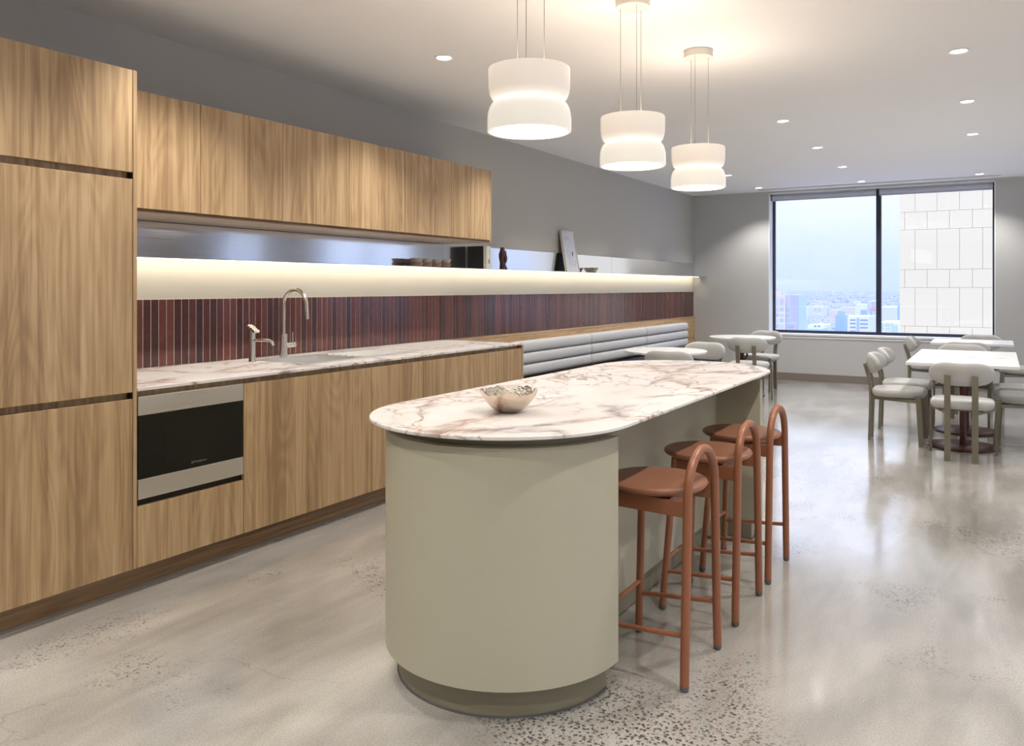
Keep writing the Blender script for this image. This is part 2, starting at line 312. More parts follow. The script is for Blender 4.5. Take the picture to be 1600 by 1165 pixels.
# ------------------------------------------------------------------ mesh helpers
class MB:
    def __init__(s): s.v = []; s.f = []; s.sm = []
    def add(s, vs, fs, smooth=False):
        o = len(s.v); s.v += [tuple(p) for p in vs]; s.f += [tuple(i+o for i in f) for f in fs]; s.sm += [smooth]*len(fs); return s
    def box(s, x0, y0, z0, x1, y1, z1, bev=0.):
        x0, x1 = min(x0, x1), max(x0, x1); y0, y1 = min(y0, y1), max(y0, y1); z0, z1 = min(z0, z1), max(z0, z1)
        if bev <= 0:
            vs = [(x, y, z) for z in (z0, z1) for y in (y0, y1) for x in (x0, x1)]
            return s.add(vs, [(0, 2, 3, 1), (4, 5, 7, 6), (0, 1, 5, 4), (2, 6, 7, 3), (0, 4, 6, 2), (1, 3, 7, 5)])
        bm = bmesh.new(); r = bmesh.ops.create_cube(bm, size=1)
        for v in bm.verts: v.co = Vector(((x0+x1)/2+v.co.x*(x1-x0), (y0+y1)/2+v.co.y*(y1-y0), (z0+z1)/2+v.co.z*(z1-z0)))
        bmesh.ops.bevel(bm, geom=list(bm.edges), offset=bev, segments=2, profile=.5, affect='EDGES')
        bm.verts.index_update(); s.add([v.co for v in bm.verts], [[v.index for v in f.verts] for f in bm.faces]); bm.free(); return s
    def prism(s, pts, z0, z1, bev=0.):
        """outline pts (x,y) ccw, extruded z0..z1 with small chamfers"""
        n = len(pts); cx = sum(p[0] for p in pts)/n; cy = sum(p[1] for p in pts)/n
        def ins(d):
            out = []
            for i in range(n):
                a = Vector(pts[i-1]); b = Vector(pts[i]); c = Vector(pts[(i+1) % n])
                e1 = (b-a).normalized(); e2 = (c-b).normalized(); nn = Vector((-(e1.y+e2.y), e1.x+e2.x))
                if nn.length > 1e-6: nn.normalize()
                out.append((b.x+nn.x*d, b.y+nn.y*d))
            return out
        lv = [(0, z0), (0, z1)] if bev <= 0 else [(bev, z0), (0, z0+bev), (0, z1-bev), (bev, z1)]
        o = len(s.v)
        for d, z in lv: s.v += [(x, y, z) for x, y in (ins(d) if d else pts)]
        for k in range(len(lv)-1):
            for i in range(n):
                j = (i+1) % n; s.f.append((o+k*n+i, o+k*n+j, o+(k+1)*n+j, o+(k+1)*n+i)); s.sm.append(n > 20)
        s.f.append(tuple(o+i for i in reversed(range(n)))); s.sm.append(False)
        s.f.append(tuple(o+(len(lv)-1)*n+i for i in range(n))); s.sm.append(False)
        return s
    def tube(s, path, r, seg=12, cap=True, radii=None):
        P = [Vector(p) for p in path]; n = len(P); o = len(s.v)
        T = [(P[min(i+1, n-1)]-P[max(i-1, 0)]).normalized() for i in range(n)]
        up = Vector((0, 0, 1)) if abs(T[0].z) < .9 else Vector((1, 0, 0))
        u = T[0].cross(up).normalized()
        for i in range(n):
            if i: 
                u = (u - T[i]*u.dot(T[i])).normalized()
            w = T[i].cross(u); rr = radii[i] if radii else r
            for k in range(seg):
                a = 2*PI*k/seg; s.v.append(tuple(P[i]+u*math.cos(a)*rr+w*math.sin(a)*rr))
        for i in range(n-1):
            for k in range(seg):
                j = (k+1) % seg; s.f.append((o+i*seg+k, o+i*seg+j, o+(i+1)*seg+j, o+(i+1)*seg+k)); s.sm.append(True)
        if cap:
            s.f.append(tuple(o+k for k in reversed(range(seg)))); s.sm.append(False)
            s.f.append(tuple(o+(n-1)*seg+k for k in range(seg))); s.sm.append(False)
        return s
    def lathe(s, prof, seg=32, c=(0, 0, 0), smooth=True, closed=False, rf=None):
        o = len(s.v); n = len(prof)
        for i, (r, z) in enumerate(prof):
            for k in range(seg):
                a = 2*PI*k/seg; q = r*(rf(a, z, i) if rf else 1); s.v.append((c[0]+q*math.cos(a), c[1]+q*math.sin(a), c[2]+z))
        for i in range(n-1 if not closed else n):
            i2 = (i+1) % n
            for k in range(seg):
                j = (k+1) % seg; s.f.append((o+i*seg+k, o+i*seg+j, o+i2*seg+j, o+i2*seg+k)); s.sm.append(smooth)
        if not closed:
            if prof[0][0] > 1e-4: s.f.append(tuple(o+k for k in reversed(range(seg)))); s.sm.append(False)
            if prof[-1][0] > 1e-4: s.f.append(tuple(o+(n-1)*seg+k for k in range(seg))); s.sm.append(False)
        return s
    def bar(s, a, b, wvec, tvec):
        """bar from a to b, half width vectors"""
        a = Vector(a); b = Vector(b); w = Vector(wvec); t = Vector(tvec)
        vs = [p+sw*w+st*t for p in (a, b) for sw, st in ((-1, -1), (1, -1), (1, 1), (-1, 1))]
        return s.add(vs, [(3, 2, 1, 0), (4, 5, 6, 7), (0, 1, 5, 4), (1, 2, 6, 5), (2, 3, 7, 6), (3, 0, 4, 7)])

ATTRS = {}
def link(name, me, m, parent=None, smooth_angle=None):
    o = bpy.data.objects.new(name, me); COL.objects.link(o)
    if m is not None and not me.materials: me.materials.append(m)
    if parent is not None: o.parent = parent
    return o
def wloc(p):
    v = Vector((0, 0, 0))
    while p is not None: v += p.location; p = p.parent
    return v
def obj(name, mb, m, parent=None, label=None, world=True):
    """mesh object; coordinates given in world space when world is True"""
    off = wloc(parent) if (parent is not None and world) else Vector((0, 0, 0))
    me = bpy.data.meshes.new(name); me.from_pydata([tuple(Vector(v)-off) for v in mb.v], [], mb.f)
    me.polygons.foreach_set('use_smooth', mb.sm)
    bm = bmesh.new(); bm.from_mesh(me); bmesh.ops.recalc_face_normals(bm, faces=bm.faces); bm.to_mesh(me); bm.free()
    if any(mb.sm): me.set_sharp_from_angle(angle=.62)
    o = link(name, me, m, parent)
    if label: o['label'] = label
    return o
def tag(o, label, cat, group=None):
    o['label'] = label; o['category'] = cat
    if group: o['group'] = group
    return o
def thing(name, loc, label, cat, group=None, rz=0.):
    o = bpy.data.objects.new(name, None); COL.objects.link(o); o.location = loc; o.rotation_euler = (0, 0, rz)
    o.empty_display_size = .1
    return tag(o, label, cat, group)
def struct(name, mb, m, parent=None):
    o = obj(name, mb, m, parent)
    if parent is None: o['kind'] = 'structure'
    return o
def copy_tree(o, parent=None):
    c = o.copy(); COL.objects.link(c)
    if parent is not None: c.parent = parent
    for ch in list(o.children): copy_tree(ch, c)
    return c
def text_mesh(name, txt, size, m, parent, mat4, extrude=.0003, bold=False):
    cu = bpy.data.curves.new('txt', 'FONT'); cu.body = txt; cu.size = size; cu.extrude = extrude; cu.align_x = 'CENTER'; cu.align_y = 'CENTER'
    cu.resolution_u = 2
    t = bpy.data.objects.new('txt', cu); COL.objects.link(t); dg = bpy.context.evaluated_depsgraph_get()
    me = bpy.data.meshes.new_from_object(t.evaluated_get(dg)); bpy.data.objects.remove(t); bpy.data.curves.remove(cu)
    me.transform(mat4); me.transform(Matrix.Translation(-wloc(parent)))
    me.materials.clear(); me.materials.append(m)
    return link(name, me, m, parent)

def area(name, loc, sx, sy, power, col, rot=(0, 0, 0), spread=PI):
    d = bpy.data.lights.new(name, 'AREA'); d.shape = 'RECTANGLE'; d.size = sx; d.size_y = sy; d.energy = power; d.color = col; d.spread = spread
    o = bpy.data.objects.new(name, d); COL.objects.link(o); o.location = loc; o.rotation_euler = rot; return o

# ------------------------------------------------------------------ room shell
struct('floor', MB().box(-.3, YB-.2, -.12, XR+.2, YF+.32, 0), M['floor'])
struct('ceiling', MB().box(-.3, YB-.2, H, XR+.2, YF+.32, H+.15), M['ceil'])
wall_left = struct('wall_left', MB().box(-.3, YB-.2, 0, 0, YF+.3, H), M['wall'])
W1 = (1.13, 3.968); W2 = (5.52, 8.0); W3 = (9.6, 11.0); ZS = .668; ZT = 2.70
fw = MB()
xs = [0, *W1, *W2, *W3, XR]
for a, b in ((0, W1[0]), (W1[1], W2[0]), (W2[1], W3[0]), (W3[1], XR)): fw.box(a, YF, 0, b, YF+.3, H)
for a, b in (W1, W2, W3): fw.box(a, YF, 0, b, YF+.3, ZS-.03); fw.box(a, YF, ZT, b, YF+.3, H)
struct('wall_far', fw, M['wallfar'])
wr = MB(); wr.box(XR, YB-.2, 0, XR+.2, -3.2, H); wr.box(XR, 10.6, 0, XR+.2, YF+.3, H); wr.box(XR, -3.2, 0, XR+.2, 10.6, .67); wr.box(XR, -3.2, 2.70, XR+.2, 10.6, H)
struct('wall_right', wr, M['wallwarm'])
wf = MB()
for y in (-3.2, -.46, 2.29, 5.04, 7.79, 10.54): wf.box(XR+.08, y, .67, XR+.14, y+.06, 2.70)
wf.box(XR+.08, -3.2, .67, XR+.14, 10.6, .71); wf.box(XR+.08, -3.2, 2.66, XR+.14, 10.6, 2.70)
w4 = struct('window_4', wf, M['frame']); obj('pane', MB().box(XR+.10, -3.14, .71, XR+.106, 10.54, 2.66), M['glass'], w4)  # unseen glazing in the right wall, added to let in more daylight
struct('wall_back', MB().box(0, YB-.2, 0, XR, YB, H), M['wall'])
bb = MB(); bb.box(.03, YF-.014, 0, XR, YF, .105, .003)
struct('baseboard_far', bb, M['basebd'])

def make_window(n, W):
    x0, x1 = W; yw = YF+.20; xm = (x0+x1)/2 + (.03 if n == 1 else 0)
    jb = MB(); t = .012
    jb.box(x0, YF, ZS, x0+t, yw+.06, ZT); jb.box(x1-t, YF, ZS, x1, yw+.06, ZT); jb.box(x0, YF, ZT-t, x1, yw+.06, ZT)
    w = struct('window_%d' % n, jb, M['white'])
    sl = MB(); sl.box(x0-.0, YF-.012, ZS-.03, x1, yw+.06, ZS, .004); obj('window_sill', sl, M['white'], w)
    ap = MB(); ap.box(x0, YF-.006, ZS-.062, x1, YF, ZS-.042); obj('sill_apron', ap, M['white'], w)
    fr = MB(); a = .035
    fr.box(x0+t, yw, ZS, x0+t+a, yw+.05, ZT-t); fr.box(x1-t-a*.6, yw, ZS, x1-t, yw+.05, ZT-t)
    fr.box(x0+t+a, yw, ZS, x1-t-a*.6, yw+.05, ZS+.04); fr.box(x0+t+a, yw, ZT-t-.05, x1-t-a*.6, yw+.05, ZT-t)
    obj('window_frame', fr, M['frame'], w)
    mu = MB(); mu.box(xm-.032, yw-.02, ZS+.04, xm+.032, yw+.05, ZT-.06, .003); obj('mullion', mu, M['frame'], w)
    for p, q in ((x0+t+a, xm-.032), (xm+.032, x1-t-a*.6)):
        g = MB(); g.box(p, yw+.02, ZS+.04, q, yw+.026, ZT-.06); obj('pane', g, M['glass'], w)
    for k, (p, q) in enumerate(((x0+.03, xm-.018), (xm+.018, x1-.03))):
        bl = MB(); bl.tube([(p, YF+.11, ZT-.055), (q, YF+.11, ZT-.055)], .034, 20)
        bl.box(p+.004, YF+.098, ZT-.098, q-.004, YF+.108, ZT-.055)
        b = obj('roller_blind', bl, M['blind'])
        tag(b, ('grey-blue rolled-up roller blind over the %s of the far window' % ('left pane with the city view', 'right pane facing the cream building')[k]) if n == 1
            else 'grey rolled-up blind, %s half of the %s window further right' % (('left', 'right')[k], ('second', 'third')[n-2]), 'blind', 'roller blinds')
        hm = MB(); hm.box(p+.004, YF+.095, ZT-.108, q-.004, YF+.111, ZT-.098, .002); obj('hem_bar', hm, M['blind'], b)

        for xx in (p-.010, q+.002): obj('bracket', MB().box(xx, YF+.075, ZT-.10, xx+.008, YF+.145, ZT-.012), M['frame'], b)
    return w
for i, W in enumerate((W1, W2, W3)): make_window(i+1, W)

v = thing('linear_air_vent', (2.5, YF-.24, H), 'long slotted air vent in the ceiling in front of the far window', 'air vent')
vb = MB(); vb.box(1.06, YF-.335, H-.003, 4.02, YF-.25, H-.0005); obj('vent_slot', vb, M['vent'], v)
vb = MB()
for y in (YF-.345, YF-.30, YF-.255): vb.box(1.05, y, H-.0065, 4.03, y+.010, H-.0005)
obj('vent_blade', vb, M['white'], v)

# ------------------------------------------------------------------ splashback: cream band, grout bed, kit-kat tiles
TB, TT = .892, 1.267
struct('trim_1', MB().box(.0005, 2.16, TT+.004, .006, YF, 1.488), M['splashpaint'])
obj('grout', MB().box(.0003, 2.16, TB, .006, YF-.001, TT+.004), M['grout'], wall_left)
me_t = None; y = 2.185; k = 0
while y < YF-.05:
    if me_t is None:
        t = MB().box(0, 0, 0, .0062, .0440, TT-TB-.004, .0008); o = obj('tile', t, M['tile'], wall_left, world=False); me_t = o.data
    else:
        o = bpy.data.objects.new('tile', me_t); COL.objects.link(o); o.parent = wall_left
    o.location = (.002+random.uniform(0, .0007), y, TB+.002); y += .0485; k += 1

# ------------------------------------------------------------------ joinery
XD = .782          # front plane of base and tall doors
KB, DT = .108, .852
# tall cabinet
tc_ = thing('tall_cabinet', (.4, 1.85, 0), 'floor-to-high oak laminate tall cabinet with three stacked fronts beside the bench', 'cabinet')
c = MB(); c.box(.006, 1.55, KB, XD-.038, 2.138, 2.272); obj('carcass', c, M['wood'], tc_)
for z0, z1, nm in ((KB, .848, 'door'), (.878, 1.803, 'door'), (1.833, 2.276, 'door')):
    obj(nm, MB().box(XD-.02, 1.553, z0, XD, 2.140, z1, .001), M['wood'], tc_)
obj('side_panel', MB().box(.006, 2.143, KB, XD, 2.161, 2.276, .001), M['wood'], tc_)
gp = MB(); gp.box(XD-.037, 2.1405, KB, XD-.004, 2.1428, 2.27); obj('shadow_gap', gp, M['carcass'], tc_)
# kickboard
kb = MB(); kb.box(.66, 1.5, 0, .72, 5.497, KB-.002)
kick = tag(obj('kickboard', kb, M['woodh_shaded']), 'shade-darkened oak kickboard running under the tall cabinet and the bench', 'kickboard')
kb = MB(); kb.box(.72, 1.5, 0, .728, 5.497, .012); obj('floor_seal', kb, M['basebd'], kick)
# base cabinets
def base_cab(y0, y1, fronts, label, cat='cabinet', grp='bench base cabinets'):
    t = thing('base_cabinet', ((XD)/2, (y0+y1)/2, 0), label, cat, grp)
    c = MB()
    c.box(.01, y0+.001, KB, XD-.024, y1-.001, .41 if fronts == 'mw' else .70)
    if fronts == 'mw': c.box(.01, y0+.001, .41, .25, y1-.001, .70)
    obj('carcass', c, M['carcass'], t)
    r = MB(); r.box(XD-.06, y0+.001, DT-.02, XD-.036, y1-.001, .879); obj('grip_rail', r, M['wood'], t)
    if fronts == 'mw':
        obj('drawer', MB().box(XD-.02, y0+.002, KB, XD, y1-.0015, .374, .001), M['wood'], t)
        r = MB(); r.box(XD-.06, y0+.001, .3745, XD-.036, y1-.001, .403); obj('grip_rail', r, M['wood'], t)
    else:
        obj('door', MB().box(XD-.02, y0+.002, KB, XD, y1-.002, DT, .001), M['wood'], t)
    return t
ys = [2.161, 2.741, 3.179, 3.694, 4.207, 4.790, 5.137, 5.470]
labs = ['oak drawer unit housing the black-fronted microwave, next to the tall cabinet',
        'oak base cabinet with one door, directly beside the microwave',
        'oak base cabinet below the mixer tap and sink bowl, second door from the microwave',
        'oak base cabinet below the sink drainer, third door from the microwave',
        'oak base cabinet just past the sink, partly hidden behind the island top',
        'wide oak base cabinet, third door from the far end of the bench',
        'narrow oak base cabinet, second door from the far end of the bench',
        ]
base_cab(ys[0], ys[1], 'mw', labs[0])
for i in range(1, 6): base_cab(ys[i], ys[i+1], 'door', labs[i])
base_cab(ys[6], ys[7], 'door', 'narrow oak base cabinet, last door at the far end of the bench')
ep = tag(obj('bench_end_panel', MB().box(.01, 5.472, 0, XD, 5.497, .878, .001), M['wood']), 'oak end panel closing the bench beside the banquette', 'panel')
obj('edge_strip', MB().box(XD-.018, 5.4975, 0, XD+.001, 5.4995, .878), M['white'], ep)
# bench worktop with sink cut-out (frame of boxes in one mesh)
SX0, SX1, SY0, SY1 = .17, .64, 3.34, 4.33
bt = MB(); z0, z1 = .880, .892
pts = []
def slab_with_hole(mb, X0, Y0, X1, Y1, x0, y0, x1, y1, z0, z1):
    vs = [(X0, Y0), (X1, Y0), (X1, Y1), (X0, Y1), (x0, y0), (x1, y0), (x1, y1), (x0, y1)]
    V = [(a, b, z) for z in (z0, z1) for a, b in vs]; F = []
    for i in range(4):
        j = (i+1) % 4; F += [(8+i, 8+j, 8+4+j, 8+4+i), (i, 4+i, 4+j, j), (i, j, 8+j, 8+i), (4+i, 8+4+i, 8+4+j, 4+j)]
    mb.add(V, F)
slab_with_hole(bt, .012, 2.162, XD+.004, 5.502, SX0+.01, SY0+.01, SX1-.01, SY1-.01, z0, z1)
tag(obj('bench_worktop', bt, M['marble_b']), 'thin white marble bench top with brown veins along the left wall', 'worktop')

# microwave
mw = thing('microwave', (.5, 2.45, .41), 'built-in microwave with black glass door between two brushed steel bands', 'microwave')
my0, my1 = 2.166, 2.7385
obj('body', MB().box(.26, my0+.01, .416, XD-.02, my1-.01, .70), M['blackin'], mw)
obj('trim_band', MB().box(XD-.02, my0, .772, XD+.002, my1, .854, .0015), M['steelmw'], mw, 'upper brushed steel band')
obj('trim_band', MB().box(XD-.02, my0, .404, XD+.002, my1, .490, .0015), M['steelmw'], mw, 'lower brushed steel band')
obj('glass_door', MB().box(XD-.018, my0+.001, .491, XD-.0005, my1-.001, .771, .001), M['black'], mw)
obj('backing', MB().box(.70, my0, .70, XD-.02, my1, .85), M['blackin'], mw)
obj('viewing_window', MB().box(XD-.0004, 2.30, .53, XD-.0002, 2.57, .735), M['blackwin'], mw)
rot = Matrix(((0, 0, 1, 0), (1, 0, 0, 0), (0, 1, 0, 0), (0, 0, 0, 1)))   # text x->Y, y->Z, normal->X
text_mesh('lettering', 'Westinghouse', .0125, M['logo'], mw, Matrix.Translation((XD, 2.485, .518)) @ rot)
lg = MB(); 
ring = [(XD+.0003, 2.4425+.0055*math.cos(a*PI/8), .518+.0055*math.sin(a*PI/8)) for a in range(17)]
lg.tube(ring, .0006, 6, False); lg.tube([(XD+.0003, 2.439, .520), (XD+.0003, 2.441, .515), (XD+.0003, 2.4425, .519), (XD+.0003, 2.444, .515), (XD+.0003, 2.446, .520)], .0006, 6)
obj('emblem', lg, M['logo'], mw)

# sink
sk = thing('sink', ((SX0+SX1)/2, (SY0+SY1)/2, .892), 'stainless steel inset sink with bowl and grooved drainer', 'sink')
rim = MB(); B0, B1 = SY0+.05, SY0+.47
slab_with_hole(rim, SX0, SY0, SX1, SY1, SX0+.06, B0, SX1-.05, B1, .8925, .896)
obj('rim', rim, M['steelsink'], sk)
bw = MB(); a, b_, c_, d_ = SX0+.06, SX1-.05, B0, B1; zb = .715; tt = .012
bw.add([(a, c_, .8945), (b_, c_, .8945), (b_, d_, .8945), (a, d_, .8945), (a+tt, c_+tt, zb), (b_-tt, c_+tt, zb), (b_-tt, d_-tt, zb), (a+tt, d_-tt, zb)],
       [(0, 1, 5, 4), (1, 2, 6, 5), (2, 3, 7, 6), (3, 0, 4, 7), (4, 5, 6, 7)])
obj('bowl', bw, M['steelsink'], sk)
dr = MB(); dr.lathe([(.0, .0), (.035, .0), (.040, .004), (.0, .004)], 20, ((a+b_)/2, (c_+d_)/2, zb)); obj('waste', dr, M['steel'], sk)
for k in range(6):
    x = SX0+.10+k*.055; g = MB(); g.tube([(x, B1+.05+.0*k, .896), (x, SY1-.05, .896)], .006, 8); o = obj('drainer_rib', g, M['steelsink'], sk)
# mixer tap
mx = thing('mixer_tap', (.12, 3.62, .892), 'tall brushed nickel gooseneck mixer tap behind the sink', 'tap')
obj('tap_body', MB().tube([(.12, 3.62, .892), (.12, 3.62, 1.038)], .0235, 24), M['steeltap'], mx)
path = [(.12, 3.62, 1.03), (.12, 3.62, 1.22)]
for i in range(1, 17):
    a = PI*i/16*.97; path.append((.12+.10-.10*math.cos(a), 3.62, 1.222+.098*math.sin(a)))
path.append((path[-1][0]+.006, 3.62, 1.135))
obj('spout', MB().tube(path, .0125, 16), M['steeltap'], mx)
lv = MB(); lv.tube([(.12, 3.64, .965), (.12, 3.715, .965)], .0165, 16); obj('lever_hub', lv, M['steeltap'], mx)
lv = MB(); lv.tube([(.12, 3.698, .975), (.118, 3.698, 1.045)], .0035, 8); obj('lever', lv, M['steeltap'], mx)
ft = thing('filter_tap', (.2, 3.30, .892), 'short brushed nickel filtered water tap at the near corner of the sink', 'tap')
f = MB(); f.tube([(.2, 3.30, .892), (.2, 3.30, .90), (.2, 3.30, 1.09)], .019, 20, True, [.023, .0195, .0185]); obj('tap_body', f, M['steeltap'], ft)
f = MB(); f.bar((.178, 3.295, 1.106), (.236, 3.305, 1.068), (0, .019, 0), (.004, 0, .006)); obj('lever', f, M['steeltap'], ft)
f = MB(); f.tube([(.20, 3.30, 1.018), (.30, 3.303, 1.022), (.345, 3.305, 1.02), (.362, 3.306, 1.010), (.370, 3.307, .995)], .0095, 14); obj('spout', f, M['steeltap'], ft)

# wall cabinets
XU = .479; uy = [2.161, 2.723, 3.280, 3.831, 4.390, 4.948, 5.500]
ul = ['oak wall cabinet next to the tall cabinet, first of six', 'oak wall cabinet, second from the tall cabinet', 'oak wall cabinet, third from the tall cabinet',
      'oak wall cabinet, fourth from the tall cabinet', 'oak wall cabinet, second from the open end', 'oak wall cabinet at the open end, above the two books']
for i in range(6):
    t = thing('wall_cabinet', (XU/2, (uy[i]+uy[i+1])/2, 1.695), ul[i], 'cabinet', 'oak wall cabinets')
    last = i == 5
    y1 = uy[i+1]-(.0195 if last else .0018)
    obj('carcass', MB().box(.001, uy[i]+.0012, 1.724, XU-.024, y1, 2.273), M['carcass'], t)
    obj('underside', MB().box(.03, uy[i]+.0012, 1.697, XU-.036, y1, 1.703), M['woodlite'], t)
    obj('front_lip', MB().box(XU-.052, uy[i]+.0012, 1.7035, XU-.037, y1, 1.7235), M['woodh_shaded'], t)
    obj('door', MB().box(XU-.02, uy[i]+.0018, 1.714, XU, y1, 2.275, .001), M['wood'], t)
    if last: obj('side_panel', MB().box(.001, 5.482, 1.697, XU, 5.500, 2.275, .001), M['wood'], t)

# steel shelf
sh = thing('steel_shelf', (.1, 7, 1.49), 'long brushed stainless steel shelf and upstand on the left wall', 'shelf')
for a, b in ((2.165, 5.46), (5.463, 8.9), (8.903, YF-.002)):
    obj('upstand', MB().box(.0005, a, 1.494, .022, b, 1.694, .0008), M['steel'], sh)
    obj('shelf_plate', MB().box(.0065, a, 1.489, .215, b, 1.4935), M['steel'], sh)
obj('led_strip', MB().box(.085, 2.18, 1.4845, .095, YF-.03, 1.4885), M['led'], sh, 'glowing warm white strip')
for a, b in ((2.2, 5.4), (5.4, 8.7), (8.7, YF-.05)):
    area('led_light', (.088, (a+b)/2, 1.4838), .010, b-a, LED*(b-a), (1, .86, .66), (0, .78, 0))

# ------------------------------------------------------------------ things on the shelf
ZP = 1.4937
def bowl_glass(y, x, z, m, label, grp):
    p = [(.036, 0), (.041, .003), (.0525, .0315), (.0535, .033)]
    o = obj('glass_bowl', MB().lathe([(0.0001, 0)]+p+[(.052, .0328), (.040, .0045), (.0001, .0045)], 24, (0, 0, 0)), m, world=False); o.location = (x, y, z); return tag(o, label, 'bowl', grp)
nm = ['nearest the sink', 'second from the sink side', 'third from the sink side', 'nearest the books']
for k in range(4):
    y = 4.99+k*.125
    bowl_glass(y, .115, ZP, M['amber'], 'amber glass bowl, lower of the stacked pair %s' % nm[k], 'stacked glass bowls on the shelf')
    bowl_glass(y, .115, ZP+.0335, M['smoke'], 'clear smoke glass bowl, upper of the stacked pair %s' % nm[k], 'stacked glass bowls on the shelf')
def book(y0, y1, h, d, cover, spine, label):
    t = thing('book', (.12, (y0+y1)/2, ZP), label, 'book', 'books on the steel shelf')
    x1 = .20; x0 = x1-d
    obj('cover', MB().box(x0, y0, ZP, x1-.001, y0+.003, ZP+h), cover, t); obj('cover', MB().box(x0, y1-.003, ZP, x1-.001, y1, ZP+h), cover, t)
    obj('pages', MB().box(x0+.004, y0+.003, ZP+.003, x1-.004, y1-.003, ZP+h-.003), M['paper'], t)
    obj('spine', MB().box(x1-.003, y0, ZP, x1+.001, y1, ZP+h, .0008), spine, t); return t
b1 = book(5.815, 5.862, .196, .165, M['bookk'], M['bookb'], 'upright book with khaki spine and black cover below the last wall cabinet')
srot = Matrix(((0, 0, 1, 0), (0, 1, 0, 0), (-1, 0, 0, 0), (0, 0, 0, 1)))   # reads downwards, facing +X
text_mesh('title', 'The Artist Home', .021, M['ink'], b1, Matrix.Translation((.2012, 5.838, ZP+.118)) @ srot)
text_mesh('imprint', 'M', .012, M['ink'], b1, Matrix.Translation((.2012, 5.838, ZP+.015)) @ rot)
b2 = book(5.864, 5.932, .196, .165, M['bookw'], M['bookw'], 'thick upright pale green book with a pictured spine at the shelf end of the pair')
obj('picture', MB().box(.2011, 5.885, ZP+.045, .2014, 5.915, ZP+.196), M['paper'], b2)
pp = MB(); pp.box(.2014, 5.886, ZP+.045, .2017, 5.914, ZP+.085); obj('picture_detail', pp, M['tan'], b2)
pp = MB(); pp.bar((.2015, 5.904, ZP+.08), (.2015, 5.912, ZP+.17), (0, .004, 0), (.0003, 0, 0)); pp.bar((.2015, 5.897, ZP+.12), (.2015, 5.889, ZP+.18), (0, .002, 0), (.0003, 0, 0)); obj('picture_detail', pp, M['pink'], b2)

# oxblood sculpture vase
sc_ = MB()
for (dy, dx, r0, hh, ph) in ((-.018, .0, .030, .200, 0.), (.026, .004, .021, .172, 2.), (.004, -.012, .026, .206, 1.1)):
    path = [(.12+dx+.004*math.sin(ph+i*.7), 6.262+dy+.006*math.sin(ph+i*.55), ZP+hh*i/14) for i in range(15)]
    rad = [r0*(.82+.14*math.sin(ph+i*.8)) for i in range(15)]; rad[-1] *= .8
    sc_.tube(path, 1, 16, True, rad)
tag(obj('ceramic_vase', sc_, M['red']), 'small dark oxblood fluted ceramic vase standing alone on the steel shelf', 'vase')

# framed picture leaning on the wall
pf = thing('framed_picture', (.1, 7.70, ZP), 'white framed line drawing leaning against the wall on the steel shelf', 'picture', rz=0)
LE = math.radians(9.5); fh, fwid = .445, .30
def lean(u, w, d):   # u along Y, w up the frame, d out of the face
    return (.118-math.sin(LE)*w+math.cos(LE)*d, 7.70+u, ZP+.004+math.cos(LE)*w+math.sin(LE)*d)
def lbox(mb, u0, w0, u1, w1, d0, d1):
    V = [lean(u, w, d) for d in (d0, d1) for w in (w0, w1) for u in (u0, u1)]
    mb.add(V, [(0, 2, 3, 1), (4, 5, 7, 6), (0, 1, 5, 4), (2, 6, 7, 3), (0, 4, 6, 2), (1, 3, 7, 5)]); return mb
f = MB(); e = .014
lbox(f, -fwid/2, 0, -fwid/2+e, fh, -.026, 0); lbox(f, fwid/2-e, 0, fwid/2, fh, -.026, 0); lbox(f, -fwid/2+e, 0, fwid/2-e, e, -.026, 0); lbox(f, -fwid/2+e, fh-e, fwid/2-e, fh, -.026, 0)
obj('frame', f, M['framew'], pf)
obj('artwork', lbox(MB(), -fwid/2+e, e, fwid/2-e, fh-e, -.012, -.006), M['artp'], pf)
obj('backing_board', lbox(MB(), -fwid/2+e, e, fwid/2-e, fh-e, -.024, -.013), M['bookk'], pf)
def stroke(mb, pts, w=.0016):
    for (a, b) in zip(pts, pts[1:]):
        A, B_ = Vector(a), Vector(b); n = Vector((-(B_-A).y, (B_-A).x)).normalized()*w
        V = [lean(*(A+n), -.0055), lean(*(A-n), -.0055), lean(*(B_-n), -.0055), lean(*(B_+n), -.0055), lean(*(A+n), -.005), lean(*(A-n), -.005), lean(*(B_-n), -.005), lean(*(B_+n), -.005)]
        mb.add(V, [(4, 5, 6, 7), (0, 3, 2, 1), (0, 1, 5, 4), (2, 3, 7, 6)])
s1 = MB()
stroke(s1, [(-.085, .235), (-.06, .20), (-.045, .15), (-.045, .095), (-.02, .085), (.06, .072), (.085, .085), (.10, .13)]); stroke(s1, [(-.02, .24), (-.03, .18), (-.045, .12), (-.035, .05)])
stroke(s1, [(.02, .10), (-.0, .16), (.01, .21)]); stroke(s1, [(-.10, .36), (-.09, .345), (-.082, .39), (-.07, .35), (-.055, .37), (-.03, .355), (-.02, .385), (.0, .352), (.03, .36)], .0012)
obj('drawing', s1, M['inkg'], pf)
lf = MB(); n_ = 10; L1 = [(.040+.011*math.sin(PI*i/n_), .165+.065*i/n_) for i in range(n_+1)]; L2 = [(.040-.011*math.sin(PI*i/n_)+.012*i/n_, .165+.065*i/n_) for i in range(n_+1)]
V = [lean(a+.012*i/n_, b, -.0052) for i, (a, b) in enumerate(L1)]+[lean(a, b, -.0052) for a, b in L2]
lf.add(V, [(i, i+1, n_+2+i, n_+1+i) for i in range(n_)]); obj('painted_leaf', lf, M['red'], pf)
